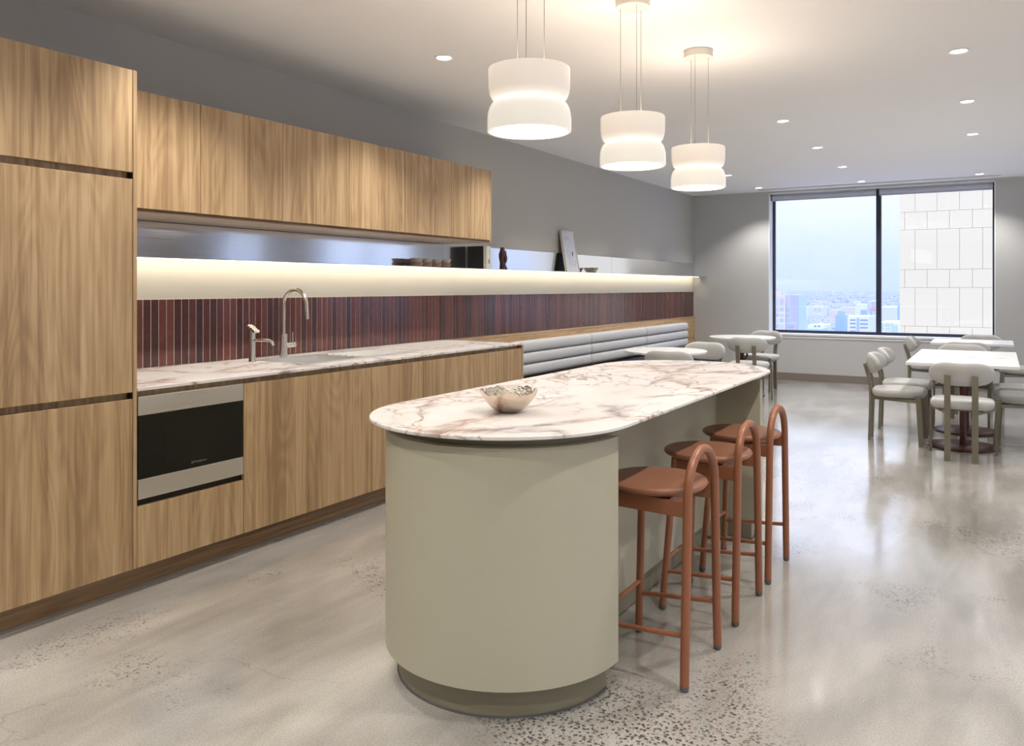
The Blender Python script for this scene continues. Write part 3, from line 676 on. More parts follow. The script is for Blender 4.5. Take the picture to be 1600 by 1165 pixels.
# pleated metal dish
pd = MB()
def plf(a, z, i): return 1+.10*(1 if int(round(a/(2*PI)*36)) % 2 else -1)*(i in (1, 2, 3))
pd.lathe([(.040, 0), (.048, .004), (.078, .056), (.074, .056), (.042, .007), (.0, .006)], 36, (.115, 8.13, ZP), False, False, plf)
tag(obj('pleated_dish', pd, M['silverin']), 'small pleated silver dish on the steel shelf past the framed picture', 'dish')

# ------------------------------------------------------------------ banquette
bq = thing('banquette', (.35, 9, 0), 'long built-in banquette with pale grey horizontal back rolls and navy seat', 'banquette')
obj('back_board', MB().box(.0125, 5.503, 0, .022, YF-.001, .870, .001), M['woodboard'], bq, 'oak back board')
obj('ledge', MB().box(.0125, 5.503, .8715, .024, YF-.001, .889, .0005), M['woodboard'], bq)
obj('base', MB().box(.022, 5.503, 0, .56, 11.45, .30), M['woodboard'], bq)
obj('seat', MB().box(.024, 5.504, .302, .62, 11.45, .455, .02), M['navy'], bq, 'navy fabric seat')
obj('end_panel', MB().box(.022, 11.452, 0, .60, 11.47, .46, .001), M['woodboard'], bq)
def roll(y0, y1, z0, z1, x0=.024, x1=.135):
    mb = MB(); cx, cz = (x0+x1)/2, (z0+z1)/2; a, b = (x1-x0)/2, (z1-z0)/2; seg = 20; st = []
    R = .035; ny = 6
    for i in range(ny): t = i/(ny-1)*PI/2; st.append((y0+R*(1-math.sin(t)), 1-(1-math.cos(PI/2-t))*.0 if False else None, t))
    prof = [(y0+R*(1-math.sin(t)), 1-R/b*.8*(1-math.cos(t))) for t in [PI/2*(1-i/5) for i in range(6)]]
    prof = [(y0+R*(1-math.cos(q)), 1-(R/b)*.75*(1-math.sin(q))) for q in [PI/2*i/6 for i in range(7)]]
    prof += [(y1-(y-y0), s) for y, s in reversed(prof)]
    o = len(mb.v)
    for y, s in prof:
        for k in range(seg):
            q = 2*PI*k/seg; c, d = math.cos(q), math.sin(q)
            mb.v.append((cx+a*(abs(c)**.62)*(1 if c > 0 else -1)*s, y, cz+b*(abs(d)**.62)*(1 if d > 0 else -1)*s))
    n = len(prof)
    for i in range(n-1):
        for k in range(seg):
            j = (k+1) % seg; mb.f.append((o+i*seg+k, o+(i+1)*seg+k, o+(i+1)*seg+j, o+i*seg+j)); mb.sm.append(True)
    mb.f.append(tuple(o+k for k in range(seg))); mb.f.append(tuple(o+(n-1)*seg+k for k in reversed(range(seg)))); mb.sm += [True, True]
    return mb
for (a, b) in ((6.49, 8.125), (8.135, 9.76), (9.77, 11.385)):
    for z in range(3): obj('back_roll', roll(a, b, .480+z*.1135, .480+(z+1)*.1135-.002), M['bouclé'], bq)
    obj('seam', MB().box(.023, a+.04, .49, .100, b-.04, .80), M['navy'], bq)

# ------------------------------------------------------------------ island
CX = 2.487; CN, CF = 2.455, 4.30
def stadium(cx, r, c0, c1, n=40):
    pts = [(cx+r*math.cos(PI+PI*i/n), c0+r*math.sin(PI+PI*i/n)) for i in range(n+1)]
    pts += [(cx+r*math.cos(PI*i/n), c1+r*math.sin(PI*i/n)) for i in range(n+1)]
    return pts
def island_plan(r, xp, c0, c1, n=40):
    """capsule plan with a recess for knees on the +X side"""
    pts = [(CX+.01+r*math.cos(PI+PI*i/n), c0+r*math.sin(PI+PI*i/n)) for i in range(n+1)]
    pts += [(xp, c0), (xp, c1)]
    pts += [(CX+.01+r*math.cos(PI*i/n), c1+r*math.sin(PI*i/n)) for i in range(n+1)]
    return pts
isl = thing('island_counter', (CX, 3.38, 0), 'sage green island counter body with rounded ends and knee recess for stools', 'counter')
def plan_part(name, plan, z0, z1, m, bev=0.):
    return obj(name, MB().prism(plan, z0, z1, bev), m, isl)
cap = lambda r, c, s, n=40: [(CX+.01+r*math.cos((PI if s < 0 else 0)+PI*i/n), c+r*math.sin((PI if s < 0 else 0)+PI*i/n)) for i in range(n+1)]
obj('end_panel', MB().prism(cap(.43, CN, -1), .10, .843, .0015), M['olive'], isl)
obj('end_panel', MB().prism(cap(.43, CF, 1), .10, .843, .0015), M['olive'], isl)
obj('body_panel', MB().box(CX+.01-.43, CN+.0005, .10, 2.695, CF-.0005, .843), M['olive'], isl)
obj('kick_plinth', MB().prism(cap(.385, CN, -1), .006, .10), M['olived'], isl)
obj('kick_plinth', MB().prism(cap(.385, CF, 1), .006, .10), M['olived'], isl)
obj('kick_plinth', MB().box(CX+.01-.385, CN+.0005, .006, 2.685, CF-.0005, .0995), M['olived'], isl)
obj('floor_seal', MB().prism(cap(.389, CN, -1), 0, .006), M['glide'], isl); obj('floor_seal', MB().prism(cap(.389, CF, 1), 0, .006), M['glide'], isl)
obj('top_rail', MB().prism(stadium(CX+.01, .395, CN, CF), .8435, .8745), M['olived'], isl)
wt = MB(); wt.prism(stadium(CX, .478, CN, CF+.005, 56), .875, .887, .002)
tag(obj('island_worktop', wt, M['marble_i']), 'long rounded white marble island top with brown and grey veins', 'worktop')

# silver bowl
bz = .887
bo = thing('silver_bowl', (2.50, 2.46, bz), 'irregular champagne silver bowl with torn wavy rim on the island top', 'bowl')
def rimh(a): return .009*math.sin(5*a+.6)+.004*math.sin(3*a+1.9)+.004*math.sin(11*a)+.002*math.sin(23*a)
def bowl_shell(inner):
    mb = MB(); seg = 72; rows = 14; o = 0
    for i in range(rows+1):
        t = i/rows
        for k in range(seg):
            a = 2*PI*k/seg; top = .076+rimh(a)
            z = .004+(top-.004)*t**1.35; zz = max(0, min(1, z/.098))
            r = .030+.076*math.sin(zz*PI/2)**.72
            if inner: r -= .0035; z += .003*(1-t)
            r *= 1+.012*math.sin(7*a+z*60)*t
            mb.v.append((r*math.cos(a), r*math.sin(a), z))
    for i in range(rows):
        for k in range(seg):
            j = (k+1) % seg; mb.f.append((i*seg+k, i*seg+j, (i+1)*seg+j, (i+1)*seg+k)); mb.sm.append(True)
    mb.f.append(tuple(range(seg))); mb.sm.append(True)
    return mb
obj('outer_shell', bowl_shell(False), M['silver'], bo, world=False); obj('inner_lining', bowl_shell(True), M['silverin'], bo, world=False)
obj('foot', MB().lathe([(.030, 0), (.031, .005), (.0, .005)], 32), M['silverin'], bo, world=False)

# ------------------------------------------------------------------ pendants
def make_pendant(label):
    t = thing('pendant_light', (0, 0, 0), label, 'pendant light', 'row of three island pendants')
    R = .158
    def half(z0, z1, flip):  # profile of one lobe
        pr = []
        for i in range(15):
            u = i/14
            pr.append(u)
        return pr
    prof = [(R-.004, .0), (R, .002), (R, .045)]
    for i in range(1, 9): a = PI/2*i/8; prof.append((R-.027*(1-math.cos(a)), .045+.064*math.sin(a)))
    prof.append((R-.030, .112)); prof.append((R-.030, .116))
    for i in range(7, -1, -1): a = PI/2*i/8; prof.append((R-.004-.024*(1-math.cos(a)), .238-.058-.062*math.sin(a)))
    prof += [(R-.003, .233), (R-.005, .238), (R-.010, .236), (R-.012, .18), (R-.040, .115), (R-.012, .04), (R-.010, .0)]
    obj('glass_shade', MB().lathe(prof, 64, closed=True), M['shade'], t, world=False)
    d = MB().lathe([(0, .010), (R-.011, .010), (R-.011, .014), (0, .014)], 48); obj('diffuser', d, M['pdisc'], t, world=False)
    cd = MB(); hh = H-.042-1.918
    for k in range(3):
        a = 2*PI*k/3+math.radians(49); x, y = .060*math.cos(a), .060*math.sin(a)
        c = MB().tube([(x, y, .20), (x, y, hh)], .0015, 6); obj('suspension_cable', c, M['cable'], t, world=False)
        c = MB().tube([(x, y, .205), (x, y, .262)], .0026, 8); obj('cable_grip', c, M['cable'], t, world=False)
    c = MB()
    for k in range(3):
        a = 2*PI*k/3+math.radians(49); c.bar((0, 0, .204), (.15*math.cos(a), .15*math.sin(a), .204), (-.004*math.sin(a), .004*math.cos(a), 0), (0, 0, .0015))
    obj('spider', c, M['cable'], t, world=False)
    c = MB().lathe([(0, 0), (.082, 0), (.083, .003), (.083, .0405), (0, .0405)], 40, (0, 0, hh)); obj('ceiling_canopy', c, M['canopy'], t, world=False)
    return t
pl = ['nearest opal glass double-lobed pendant hanging over the silver bowl', 'middle opal glass double-lobed pendant over the centre of the island', 'farthest opal glass double-lobed pendant over the far end of the island']
pd0 = None
for k, y in enumerate((2.634, 3.637, 4.63)):
    if pd0 is None: pd0 = make_pendant(pl[0]); p = pd0
    else: p = copy_tree(pd0); p['label'] = pl[k]
    p.location = (2.485, y, 1.918); p.rotation_euler = (0, 0, math.radians((0, 22, -18)[k]))
    d = bpy.data.lights.new('pendant_uplight', 'SPOT'); d.energy = PEND_UP; d.color = (1, .80, .60); d.spot_size = 2.95; d.spot_blend = .5; d.shadow_soft_size = .07
    o = bpy.data.objects.new('pendant_uplight', d); COL.objects.link(o); o.location = (2.485, y, 2.125); o.rotation_euler = (PI, 0, 0)

# ------------------------------------------------------------------ downlights
def make_dl():
    t = thing('downlight', (0, 0, 0), '', 'downlight', 'recessed ceiling downlights')
    obj('trim_ring', MB().lathe([(.040, .012), (.044, -.001), (.054, -.005), (.058, -.003), (.058, 0), (.040, .0005)], 32, (0, 0, 0), closed=False), M['dlring'], t, world=False)
    obj('lamp', MB().lathe([(0, -.0022), (.0415, -.0022), (.0415, -.0010), (0, -.0010)], 24), M['dlem'], t, world=False)
    return t
DLX = {1.12: 'cabinet-side', 2.455: 'centre', 3.80: 'aisle'}
vis = {(1.12, 3.97): 'recessed downlight in the ceiling left of the nearest pendant', (1.12, 11.45): 'recessed downlight at the far end of the row along the left wall',
       (2.455, 6.95): 'recessed downlight in the middle ceiling row, nearest the pendants', (2.455, 8.45): 'recessed downlight in the middle ceiling row, second from the pendants',
       (2.455, 9.95): 'recessed downlight in the middle ceiling row, second from the window', (2.455, 11.45): 'recessed downlight in the middle ceiling row, nearest the window',
       (3.80, 5.43): 'recessed downlight in the right ceiling row, nearest the camera', (3.80, 6.93): 'recessed downlight in the right ceiling row, second from the camera',
       (3.80, 8.43): 'recessed downlight in the right ceiling row, third from the camera', (3.80, 11.45): 'recessed downlight in the right ceiling row, beside the window vent'}
hid = {(1.12, 5.46): 'recessed downlight hidden above the nearest pendant', (1.12, 6.96): 'recessed downlight behind the middle pendant', (1.12, 8.46): 'recessed downlight behind the farthest pendant, nearer one', (1.12, 9.96): 'recessed downlight behind the farthest pendant, near the corner'}
pos = list(vis)+list(hid)
extra = [(1.12, 2.47), (1.12, .97), (1.12, -.6), (3.8, 3.93), (3.8, 2.43), (3.8, .6), (3.8, -1.2), (2.455, -1.2), (2.455, .45)] + [(x, y) for x in (5.3, 7.2, 9.4, 11.2) for y in (-2, .4, 2.8, 5.2, 7.6, 10.0)]  # unseen beams without fixtures; the one before the island is added fill
dl0 = make_dl(); first = True
dlight = bpy.data.lights.new('downlight_beam', 'SPOT'); dlight.energy = SPOT; dlight.color = (1, .96, .905); dlight.spot_size = math.radians(112); dlight.spot_blend = .62; dlight.shadow_soft_size = .022
for q in pos+extra:
    if q in pos:
        if first: d = dl0; first = False
        else: d = copy_tree(dl0)
        d['label'] = vis.get(q) or hid.get(q)
        d.location = (q[0], q[1], H-.0008)
    s = bpy.data.objects.new('downlight_beam', dlight); COL.objects.link(s); s.location = (q[0], q[1], H-.008)

# ------------------------------------------------------------------ bar stools
def make_stool(label):
    t = thing('bar_stool', (0, 0, 0), label, 'stool', 'terracotta stools at the island'); r = .0155
    # hoop at x=+.155 (aisle side), front legs at x=-.145
    pts = [(.155, -.183, .018), (.155, -.148, .632)]
    for i in range(1, 16): a = PI*i/16; pts.append((.155, -.146*math.cos(a), .635+.134*math.sin(a)))
    pts += [(.155, .148, .632), (.155, .183, .018)]
    obj('hoop_leg', MB().tube(pts, r, 16), M['terra'], t, world=False)
    for s in (-1, 1):
        obj('front_leg', MB().tube([(-.150, s*.172, .018), (-.115, s*.120, .622)], r*.93, 14), M['terra'], t, world=False)
    def lerp(s, z, X0=-.150, Y0=.172, X1=-.115, Y1=.120): u = (z-.018)/(.604); return (X0+(X1-X0)*u, s*(Y0+(Y1-Y0)*u), z)
    def hl(s, z): return (.155, s*(.183-.035*(z-.018)/.614), z)
    for s in (-1, 1):
        a, b = hl(s, .178), lerp(s, .158); obj('side_stretcher', MB().tube([a, b], .0085, 10), M['terra'], t, world=False)
        a, b = Vector(hl(s, .590)), Vector(lerp(s, .590)); obj('apron_rail', MB().bar(a, b, (0, .008, 0), (0, 0, .026)), M['terra'], t, world=False)
    obj('footrest', MB().tube([lerp(-1, .205), lerp(1, .205)], .0085, 10), M['terra'], t, world=False)
    obj('cross_rail', MB().bar(lerp(-1, .590), lerp(1, .590), (.008, 0, 0), (0, 0, .026)), M['terra'], t, world=False)
    cr = MB(); cr.bar((.06, -.145, .592), (.06, .145, .592), (.02, 0, 0), (0, 0, .018)); obj('seat_support', cr, M['terra'], t, world=False)
    n = 44; R = .186
    prof = [(0, 0), (R*.55, .0), (R*.88, .004), (R*.975, .012), (R, .020), (R*.99, .027), (R*.955, .0315), (R*.88, .0325), (R*.5, .0305), (0, .0295)]
    def rf(a, z, i): return 1-.05*max(0, math.cos(a))**6
    st = MB().lathe(prof, 56, (-.010, 0, .618), True, False, rf); obj('seat', st, M['terraseat'], t, world=False)
    for p in ((.155, -.183), (.155, .183), (-.150, -.172), (-.150, .172)):
        obj('glide', MB().lathe([(0, 0), (.009, 0), (.0145, .005), (.0155, .019), (0, .019)], 16, (*p, 0)), M['glide'], t, world=False)
    return t
sl = ['terracotta tubular bar stool with hoop back, nearest the rounded end of the island', 'terracotta tubular bar stool with hoop back, middle of the three at the island', 'terracotta tubular bar stool with hoop back, farthest along the island']
s0 = None
for k, y in enumerate((2.752, 3.354, 3.878)):
    if s0 is None: s0 = make_stool(sl[0]); s = s0
    else: s = copy_tree(s0); s['label'] = sl[k]
    s.location = (2.958, y, 0)

# ------------------------------------------------------------------ dining chairs (face local +Y, origin at seat centre on the floor)
def superpt(a, e): c = math.cos(a), math.sin(a); return tuple((abs(q)**e)*(1 if q > 0 else -1) for q in c)
def make_chair(label):
    t = thing('dining_chair', (0, 0, 0), label, 'chair', 'upholstered dining chairs')
    # seat cushion
    mb = MB(); seg = 48
    def outline(a): c, s = superpt(a, .62); w = .222; return (w*c*(1-.04*(s+1)/2*0), .215*s+.0)
    lay = [(.0, .0), (.62, .0), (.93, .004), (.985, .018), (1., .038), (.985, .054), (.94, .065), (.80, .071), (.45, .073), (.0, .073)]
    for k_, z in lay:
        for k in range(seg): x, y = outline(2*PI*k/seg); mb.v.append((x*max(k_, .001), y*max(k_, .001), .392+z))
    for i in range(len(lay)-1):
        for k in range(seg): j = (k+1) % seg; mb.f.append((i*seg+k, i*seg+j, (i+1)*seg+j, (i+1)*seg+k)); mb.sm.append(True)
    obj('seat', mb, M['fabric'], t, world=False)
    # curved back pad
    mb = MB(); nu, nv = 34, 20; w, hz, th = .225, .094, .036
    for i in range(nu+1):
        u = -1+2*i/nu; u = math.sin(u*PI/2); k_ = max(0., 1-abs(u)**3.2)**(1/2.2)
        dip = -.010*math.exp(-(u*2.2)**2)
        for j in range(nv):
            a = 2*PI*j/nv; c, s = superpt(a, .78)
            x = w*u; yy = -.222+.085*u*u + th*c*(.35+.65*k_)*(1 if k_ > 0 else 0)*(.999 if k_ > .02 else .02)
            z = .672+hz*s*max(k_, .001)+(dip if s > .2 else 0)
            mb.v.append((x, yy-.10*(z-.60), z))
    for i in range(nu):
        for j in range(nv): q = (j+1) % nv; mb.f.append((i*nv+j, i*nv+q, (i+1)*nv+q, (i+1)*nv+j)); mb.sm.append(True)
    obj('backrest', mb, M['fabric'], t, world=False)
    for s in (-1, 1):
        a = MB(); x = s*.0925; W_ = (.0215, 0, 0)
        P = [(x, -.232, .0), (x, -.222, .36), (x, -.226, .50), (x, -.272, .665)]
        T_ = [(0, .0095, 0)]*3+[(0, .0095, .002)]
        V = []
        for p, tt_ in zip(P, T_):
            for sw, st in ((-1, -1), (1, -1), (1, 1), (-1, 1)): V.append(tuple(Vector(p)+sw*Vector(W_)+st*Vector(tt_)))
        F = [(3, 2, 1, 0), (12, 13, 14, 15)]
        for i in range(3):
            for k in range(4): j = (k+1) % 4; F.append((i*4+k, i*4+j, (i+1)*4+j, (i+1)*4+k))
        a.add(V, F); obj('rear_leg', a, M['bronze'], t, world=False)
        a = MB(); a.bar((s*.232, .185, 0), (s*.230, .160, .425), (.0095, 0, 0), (0, .0195, 0)); obj('front_leg', a, M['bronze'], t, world=False)
        a = MB(); a.bar((s*.0925, -.222, .374), (s*.225, .150, .374), (.010, 0, 0), (0, 0, .0135)); obj('side_rail', a, M['bronze'], t, world=False)
    a = MB(); a.bar((-.225, .150, .374), (.225, .150, .374), (0, .010, 0), (0, 0, .0135)); obj('front_rail', a, M['bronze'], t, world=False)
    a = MB(); a.box(-.15, -.14, .3765, .15, .14, .3925); obj('seat_board', a, M['bronze'], t, world=False)
    return t
ch = [  # x, y of seat centre, rotation, label
 (3.757, 7.250, 0, 'oatmeal dining chair with its back to the camera, at the nearest square table'),
 (3.265, 7.745, -PI/2, 'oatmeal dining chair facing right, at the left side of the nearest square table'),
 (3.270, 8.400, -PI/2, 'oatmeal dining chair facing right, just behind the similar one at the nearest square table'),
 (3.330, 10.50, -PI/2, 'oatmeal dining chair facing right at the far square table by the window'),
 (4.165, 7.830, PI/2, 'oatmeal dining chair facing left, at the right side of the nearest square table'),
 (4.180, 8.450, PI/2, 'oatmeal dining chair facing left, at the right side of the middle square table'),
 (4.200, 10.45, PI/2, 'oatmeal dining chair facing left at the right side of the far square table'),
 (3.690, 9.080, PI, 'oatmeal dining chair tucked behind the middle square table, its seat facing the camera'),
 (3.710, 9.900, 0, 'oatmeal dining chair tucked under the near side of the far square table'),
 (3.820, 11.08, PI, 'oatmeal dining chair behind the far square table, below the window'),
 (1.405, 7.190, .10, 'oatmeal dining chair just behind the island end, at the near round table'),
 (1.365, 8.060, PI-.10, 'oatmeal dining chair on the far side of the near round table'),
 (1.500, 9.520, .10, 'oatmeal dining chair seen from behind at the far round table'),
 (1.340, 10.66, PI-.25, 'oatmeal dining chair behind the far round table, beside the window corner'),
]
c0 = None
for x, y, rz, lab in ch:
    if c0 is None: c0 = make_chair(lab); c = c0
    else: c = copy_tree(c0); c['label'] = lab
    c.location = (x, y, 0); c.rotation_euler = (0, 0, rz)

# ------------------------------------------------------------------ tables
def make_table(kind, label, grp):
    t = thing('%s_table' % kind, (0, 0, 0), label, 'table', grp)
    if kind == 'square': mb = MB().box(-.398, -.395, .696, .398, .395, .720, .002)
    else: mb = MB().lathe([(0, .696), (.388, .696), (.398, .701), (.400, .716), (.397, .720), (0, .720)], 64, smooth=False)
    obj('tabletop', mb, M['whitetop'], t, world=False)
    obj('column', MB().tube([(0, 0, .012), (0, 0, .69)], .026, 20), M['burg'], t, world=False)
    obj('base_plate', MB().lathe([(0, .002), (.262, .002), (.27, .005), (.27, .011), (.264, .015), (0, .017)], 48), M['burg'], t, world=False)
    mb = MB(); mb.bar((-.22, 0, .688), (.22, 0, .688), (0, .025, 0), (0, 0, .006)); mb.bar((0, -.22, .687), (0, .22, .687), (.025, 0, 0), (0, 0, .005)); obj('top_bracket', mb, M['burg'], t, world=False)
    if kind == 'round':
        mb = MB(); mb.tube([(.062*math.cos(a*PI/12), 0, .50+.062*math.sin(a*PI/12)) for a in range(25)], .013, 10, False); obj('ring_handle', mb, M['burg'], t, world=False)
    return t
tq = make_table('square', 'nearest white square cafe table on burgundy pedestal', 'square tables by the window'); tq.location = (3.745, 7.725, 0)
for y, lab in ((8.565, 'middle white square cafe table, pushed close behind the nearest one'), (10.50, 'farthest white square cafe table, right below the window')):
    c = copy_tree(tq); c['label'] = lab; c.location = (3.745, y, 0)
tr_ = make_table('round', 'near white round table in front of the banquette, partly hidden by the island', 'round tables at the banquette'); tr_.location = (1.215, 7.50, 0)
c = copy_tree(tr_); c['label'] = 'far white round table at the window end of the banquette'; c.location = (1.275, 10.04, 0)

# ------------------------------------------------------------------ outside: facing stone tower, city
GZ = -91.
def cmat(name, col, rough=.8): return mat(name, col, rough)
M['stone'] = cmat('cream_stone', (.66, .575, .44)); M['stonej'] = cmat('stone_joint', (.60, .50, .37))
M['bl_pink'] = cmat('pink_render', (.62, .53, .49)); M['bl_purple'] = cmat('mauve_render', (.48, .45, .48)); M['bl_cream'] = cmat('cream_render', (.66, .63, .56))
M['bl_white'] = cmat('white_render', (.68, .68, .67)); M['bl_blue'] = mat('blue_glazing', (.33, .45, .60), .3); M['bl_teal'] = mat('teal_glazing', (.42, .53, .60), .3)
M['bl_sky'] = mat('pale_blue_glazing', (.44, .55, .64), .3); M['bl_peach'] = cmat('peach_render', (.66, .55, .46)); M['bl_grey'] = cmat('grey_render', (.50, .52, .58)); M['bl_dark'] = mat('dark_glazing', (.22, .30, .50), .3)
M['bl_dome'] = cmat('pale_dome', (.72, .72, .58)); M['bl_red'] = cmat('red_sign', (.8, .3, .28))
M['ground'] = mat('city_ground', (.40, .37, .44), .9, noise=.25, nscale=.004)
M['tree'] = mat('winter_trees', (.40, .37, .42), .9, noise=.3, nscale=.02)
st_ = thing('stone_tower', (12, 66, GZ), 'pale cream stone-clad tower filling the right half of the window view', 'building')
Y0 = 60.
obj('core', MB().box(-1.62, Y0+.05, GZ, 30, Y0+24, 34), M['stonej'], st_)
rows = [-1.27]; zz = -1.27; zs = []
z = 8.05+.0; lv = [(8.05, 2.62), ]
zc = -1.27; edges = [zc]
seq = [2.58, 1.20, 2.66, 1.18]   # upwards from -1.27: short? tall/short alternate
edges = [-1.27-1.18, -1.27, 1.31, 2.51, 5.17, 6.36, 8.98, 10.18, 12.8, 14.0]
lo = edges[0]
for k in range(3): edges = [edges[0]-(2.62 if k % 2 == 0 else 1.19)]+edges
pw = 1.302; pm_ = {}
for r in range(len(edges)-1):
    z0_, z1_ = edges[r], edges[r+1]; tall = (z1_-z0_) > 2
    x = -1.66; first = True
    nxt = -.775 if tall else -1.45+ .0
    cuts = [-1.68, -.775 if tall else -1.40]
    while cuts[-1] < 12: cuts.append(cuts[-1]+pw if not (not tall and len(cuts) == 2) else -.05)
    for a, b in zip(cuts, cuts[1:]):
        pr = random.uniform(0, .012)
        o = obj('panel', MB().box(a+.009, Y0-pr*.6, z0_+.009, b-.009, Y0+.06, z1_-.009), M['stone'], st_)
obj('upper_cladding', MB().box(-1.68, Y0, edges[-1]+.012, 30, Y0+.06, 34), M['stone'], st_)
obj('side_cladding', MB().box(-1.70, Y0, GZ, -1.62, Y0+24, 34), M['stone'], st_)
obj('cladding', MB().box(cuts[-1], Y0, GZ, 30, Y0+.06, edges[-1]), M['stone'], st_); obj('lower_cladding', MB().box(-1.68, Y0, GZ, 30, Y0+.06, edges[0]), M['stone'], st_)

# pixel-measured bearings turned into real positions at real distances
ct, sn = math.cos(.5436), math.sin(.5436)
def bear(px, py, Y):
    t = (px-800)/1257.8; dx = (t*Y*ct-Y*sn)/(ct+t*sn); zc_ = -dx*sn+Y*ct
    return 4.0+dx, 1.334-(py-448.445)*zc_/1257.8, zc_/1257.8
def block(name, px0, px1, pyt, Y, depth, m, label, bottom=None, grp=None):
    x0, zt, _ = bear(px0, pyt, Y); x1 = bear(px1, pyt, Y)[0]
    t = thing(name, ((x0+x1)/2, Y+depth/2, GZ), label, 'building', grp)
    obj('facade', MB().box(x0, Y, GZ, x1, Y+depth, zt), m, t)
    return t, x0, x1, zt
def add_face(t, px0, px1, py0, py1, Y, m, name='window', proud=.3):
    x0, z1, _ = bear(px0, py0, Y); x1, z0, _ = bear(px1, py1, Y)
    obj(name, MB().box(x0, Y-proud, z0, x1, Y+.2, z1), m, t)
# pink tower, 510 m away
tp, *_ = block('office_tower', 1196, 1227, 461, 520, 30, M['bl_pink'], 'pink tower with square blue windows at the left edge of the window view')
add_face(tp, 1196, 1222, 451.5, 461, 530, M['bl_pink'], 'roof_block', 0); add_face(tp, 1222, 1232, 451.5, 461, 530, M['bl_grey'], 'plant_room', .5)
add_face(tp, 1214, 1217, 449, 452, 530, M['bl_pink'], 'chimney', .5)
for r, y in enumerate((480.5, 489, 497.5, 506.3, 515)):
    for c, (a, b) in enumerate(((1203.4, 1208.2), (1211.3, 1216.3), (1219.4, 1224))): add_face(tp, a, b, y, y+4.6, 520, M['bl_teal'] if (r+c) % 2 else M['bl_blue'])
for a in (1219.2, 1222.2): add_face(tp, a, a+1.5, 466, 476, 520, M['bl_purple'])
add_face(tp, 1212, 1215, 466, 476, 520, M['bl_teal'])
tm, *_ = block('office_tower', 1227.3, 1235, 461, 521, 28, M['bl_purple'], 'narrow mauve tower wing beside the pink tower')
for y in (480, 489, 497.5, 506): add_face(tm, 1229, 1233, y, y+5, 521, M['bl_blue'])
add_face(tm, 1235, 1243, 502.5, 530, 521, M['bl_purple'], 'low_wing', .1); add_face(tm, 1235.5, 1239.5, 506, 511, 520.5, M['bl_blue'])
tg, *_ = block('glass_tower', 1235, 1248, 460.5, 545, 25, M['bl_sky'], 'pale blue glass tower joined to the mauve wing')
for k in range(5): add_face(tg, 1236.5+k*2.3, 1237.6+k*2.3, 465, 476, 545, M['bl_purple'], 'mullion')
for k in range(8): add_face(tg, 1235, 1248, 478+k*5.2, 478.8+k*5.2, 545, M['bl_blue'], 'floor_band')
tw, *_ = block('low_glass_building', 1243, 1252, 502, 560, 20, M['bl_teal'], 'low green-tinted glass building below the pale glass tower')
for k in range(3): add_face(tw, 1244+k*2.8, 1244.8+k*2.8, 503, 530, 560, M['bl_white'], 'mullion')
# beige office
to, *_ = block('office_block', 1324.5, 1358.5, 494, 760, 40, M['bl_cream'], 'cream office block with horizontal blue windows left of the window mullion')
for y in (498.5, 504, 510, 516): add_face(to, 1328, 1337, y, y+2.2, 760, M['bl_dark'])
add_face(to, 1338.8, 1342.6, 496, 530, 760, M['bl_blue'], 'stair_glazing')
for y in (498.8, 504.8, 510.5): add_face(to, 1344, 1356, y, y+2.2, 760, M['bl_dark'])
for a in (1326, 1348): add_face(to, a, a+10, 491.5, 494, 765, M['bl_white'], 'plant_room')
# banded white
tb, *_ = block('office_block', 1375, 1402, 479, 700, 40, M['bl_white'], 'white office block with thin grey bands right of the window mullion')
for k in range(11): add_face(tb, 1375, 1402, 481+k*2.15, 481.6+k*2.15, 700, M['bl_grey'], 'floor_band')
add_face(tb, 1402, 1406, 476, 500, 702, M['bl_blue'], 'stair_glazing')
tb2, *_ = block('podium_building', 1374, 1412, 503.5, 560, 40, M['bl_white'], 'low white and glass building at the foot of the banded block')
for a, b, y0_, y1_ in ((1375, 1381, 505, 515), (1383, 1391, 505, 510), (1393, 1396, 505, 520), (1397.5, 1403, 507, 520), (1383, 1391, 512, 513.2), (1383, 1391, 515, 516)): add_face(tb2, a, b, y0_, y1_, 560, M['bl_sky'])
# white slab behind mullion
tsx, *_ = block('office_block', 1355, 1370, 470.5, 900, 40, M['bl_white'], 'tall plain white block cut by the window mullion')
add_face(tsx, 1362.5, 1366, 479, 484, 899, M['bl_red'], 'red_sign'); 
tbx, *_ = block('glass_block', 1305, 1324, 492, 1000, 40, M['bl_blue'], 'blue glass block left of the cream office block')
add_face(tbx, 1309, 1321, 486, 492, 1005, M['bl_blue'], 'upper_storeys', 1)
for k in range(4): add_face(tbx, 1307+k*4.2, 1307.5+k*4.2, 492, 520, 999, M['bl_sky'], 'mullion')
tdm, *_ = block('domed_hall', 1262, 1288, 507.5, 1300, 60, M['bl_white'], 'pale hall with a shallow dome near the foot of the view')
x, z, k_ = bear(1281, 507.5, 1320); R_ = 5.2*k_*1.0
obj('dome', MB().lathe([(R_, 0), (R_*.93, R_*.35), (R_*.7, R_*.72), (R_*.35, R_*.95), (.3, R_*1.05), (.2, R_*1.25)], 24, (x, 1330, z-2)), M['bl_dome'], tdm)
for a in (1272, 1278): add_face(tdm, a, a+3.5, 507.8, 511, 1300, M['bl_dark'])
tlow, *_ = block('long_low_block', 1240, 1285, 512.5, 1150, 40, M['bl_sky'], 'long low pale blue roof in front of the domed hall')
tpe, *_ = block('peach_block', 1276, 1286, 470.5, 3000, 60, M['bl_peach'], 'peach block standing alone below the horizon')
tsg, *_ = block('white_block', 1248.5, 1262, 479, 2100, 60, M['bl_white'], 'white block with a pink panel beside the pale glass tower')
add_face(tsg, 1249.5, 1253, 481.5, 486, 2099, M['bl_red'], 'pink_panel'); add_face(tsg, 1254.5, 1257.5, 480, 486, 2099, M['bl_blue'])
